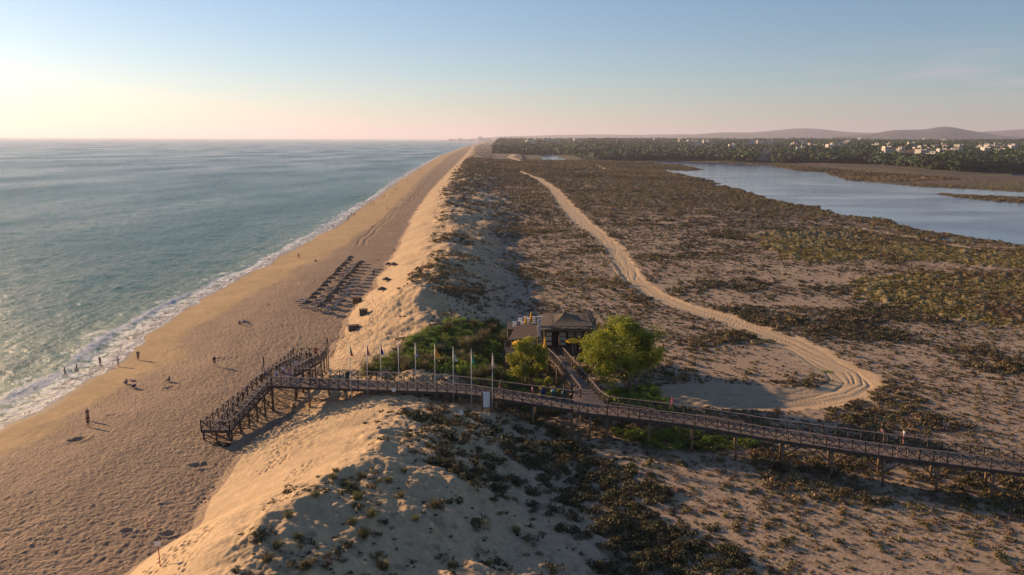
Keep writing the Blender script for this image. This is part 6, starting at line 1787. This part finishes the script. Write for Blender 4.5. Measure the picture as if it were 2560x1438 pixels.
relabel(FLAT_S, "brown flat-land bush", ((1500, "left of the fork"), (1600, "by the first tall support"), (1700, "by the second support"), (1800, "by the third support"), (1900, "by the fourth support"), (2000, "by the fifth support"), (2100, "by the sixth support"), (2250, "below the family"), (2400, "right of the family"), (9999, "by the right edge")),
        ((900, "beyond the sandy loop"), (1050, "level with the loop"), (1150, "near the boardwalk"), (1220, "just below the boardwalk"), (1300, "upper flat"), (1380, "lower flat"), (9999, "bottom edge")), SZ)
TC = ((880, "left of the first flagpole"), (940, "behind the second flag"), (980, "behind the third flag"), (1020, "behind the bare pole"), (1065, "behind the striped flag"), (1110, "behind the yellow flag"), (1155, "behind the grey flag"), (1205, "behind the green flag"), (1260, "behind the cream flag"), (1320, "near the left parasol"), (1400, "by the golden tree"), (9999, "beside the footbridge"))
TR_ = ((790, "top of the thicket"), (830, "upper thicket"), (870, "middle thicket"), (905, "lower thicket"), (940, "close behind the boardwalk"), (9999, "against the boardwalk rail"))
relabel(BUSHES, "green bush", TC, TR_, ((1.5, "smaller"), (99, "bigger")))
relabel(REEDS, "plumed grass tuft", TC, TR_)
relabel(GRASSY, "dry dune grass tuft", ((700, "far left of the crest"), (780, "left on the crest"), (860, "left of the blowout"), (920, "in the blowout"), (980, "right of the blowout"), (1060, "below the bare flagpole"), (1200, "right of centre slope"), (9999, "on the shaded slope")), ((1215, "top of the crest"), (1260, "upper crest"), (1320, "middle of the dune"), (1380, "lower dune"), (9999, "bottom edge")))
relabel(B2, "dark green bush", ((1540, "left under the big tree"), (1580, "straight under the big tree"), (1620, "right under the big tree"), (9999, "at the edge of the tree's shade")), ((965, "behind the trunk"), (990, "beside the trunk"), (9999, "against the boardwalk rail")))
relabel(B3, "shaded bush", ((1580, "under the boardwalk by the fork"), (1640, "before the second tall support"), (1700, "after the second tall support"), (1760, "around the third support"), (1830, "before the fourth support"), (9999, "past the fourth support")), ((1075, "far side"), (1095, "underneath"), (9999, "near side")))
relabel(PINES, "tree", ((1290, "wood's far left tip"), (1360, "left of the first pond"), (1450, "behind the first pond"), (1560, "left of the mast"), (1660, "right of the mast"), (1760, "above the creek's left tip"), (1840, "above the creek mouth spit"), (1920, "below the single villas"), (2000, "above the creek's wide bend"), (2080, "mid wood edge"), (2160, "left of the white cluster"), (2230, "under the cluster's left"), (2300, "under the cluster's middle"), (2370, "under the cluster's right"), (2440, "between the two clusters"), (2500, "under the right hand cluster"), (9999, "by the right edge pond")),
        ((370, "far rank"), (385, "back rank"), (392, "third rank"), (400, "second rank"), (408, "front rank"), (416, "near rank"), (420, "nearer rank"), (423, "rank just behind the nearest"), (427, "nearest rank but one"), (9999, "nearest rank")))
seen = {}
for t, lab in sorted(VILLAS, key=lambda v: proj(v[0].location)[0]):
    k = seen.get(lab, 0); seen[lab] = k+1
    short = ("white villa from the left in the large bright cluster" if "large bright" in lab else "white villa from the left in the cluster by the right edge" if "smaller cluster" in lab else
             "pale building from the left on the rise below the highest hill" if "on the rise" in lab else "pale villa from the left at the far left end of the wood" if "far left end" in lab else
             "skyline villa from the left, above the creek's left tip" if "skyline" in lab else "scattered villa from the left in the middle of the wood")
    o_n = ORD[min(k, 59)]
    t['label'] = o_n+" "+short
bl = [o for o in bpy.data.objects if o.parent is None and o.get('group')]
def in_order(group, text, key, labs=None):
    l_ = sorted([o for o in bl if o.get('group') == group], key=key)
    for k, o in enumerate(l_):
        o['label'] = ORD[min(k, 59)]+" "+text
near = lambda o: o.location.y
in_order("thatched parasols of the row nearer the sea", "thatched parasol, counting from the near end, of the seaward row", near)
in_order("thatched parasols of the row nearer the dune", "thatched parasol, counting from the near end, of the dune side row", near)
in_order("navy loungers of the seaward row", "navy white-framed lounger, from the near end, of the seaward row", near)
in_order("navy loungers of the dune side row", "navy white-framed lounger, from the near end, of the dune side row", near)
in_order("distant walkers far up the beach", "dark tiny walker, counting from the nearest, far up the beach", near)
in_order("hazy blocks of the far seaside town", "hazy block, from the left, of the seaside town on the far point", lambda o: o.location.x/o.location.y)

# ------------------------------------------------------------------ haze
mz = bpy.data.materials.new("haze_air"); mz.use_nodes = True
nt = mz.node_tree; nt.nodes.clear()
o_ = nt.nodes.new("ShaderNodeOutputMaterial"); pv = nt.nodes.new("ShaderNodeVolumePrincipled")
pv.inputs['Color'].default_value = (.84, .82, .98, 1)
pv.inputs['Density'].default_value = 6e-5
pv.inputs['Anisotropy'].default_value = .3
nt.links.new(pv.outputs[0], o_.inputs['Volume'])
hb = MB(); hb.box((0, 0, 0), (1, 1, 1))
hz = hb.build("haze", mz)
hz.location = (0, 0, (480-16)/2); hz.scale = (156000, 156000, 496)
tag(hz, kind='stuff')
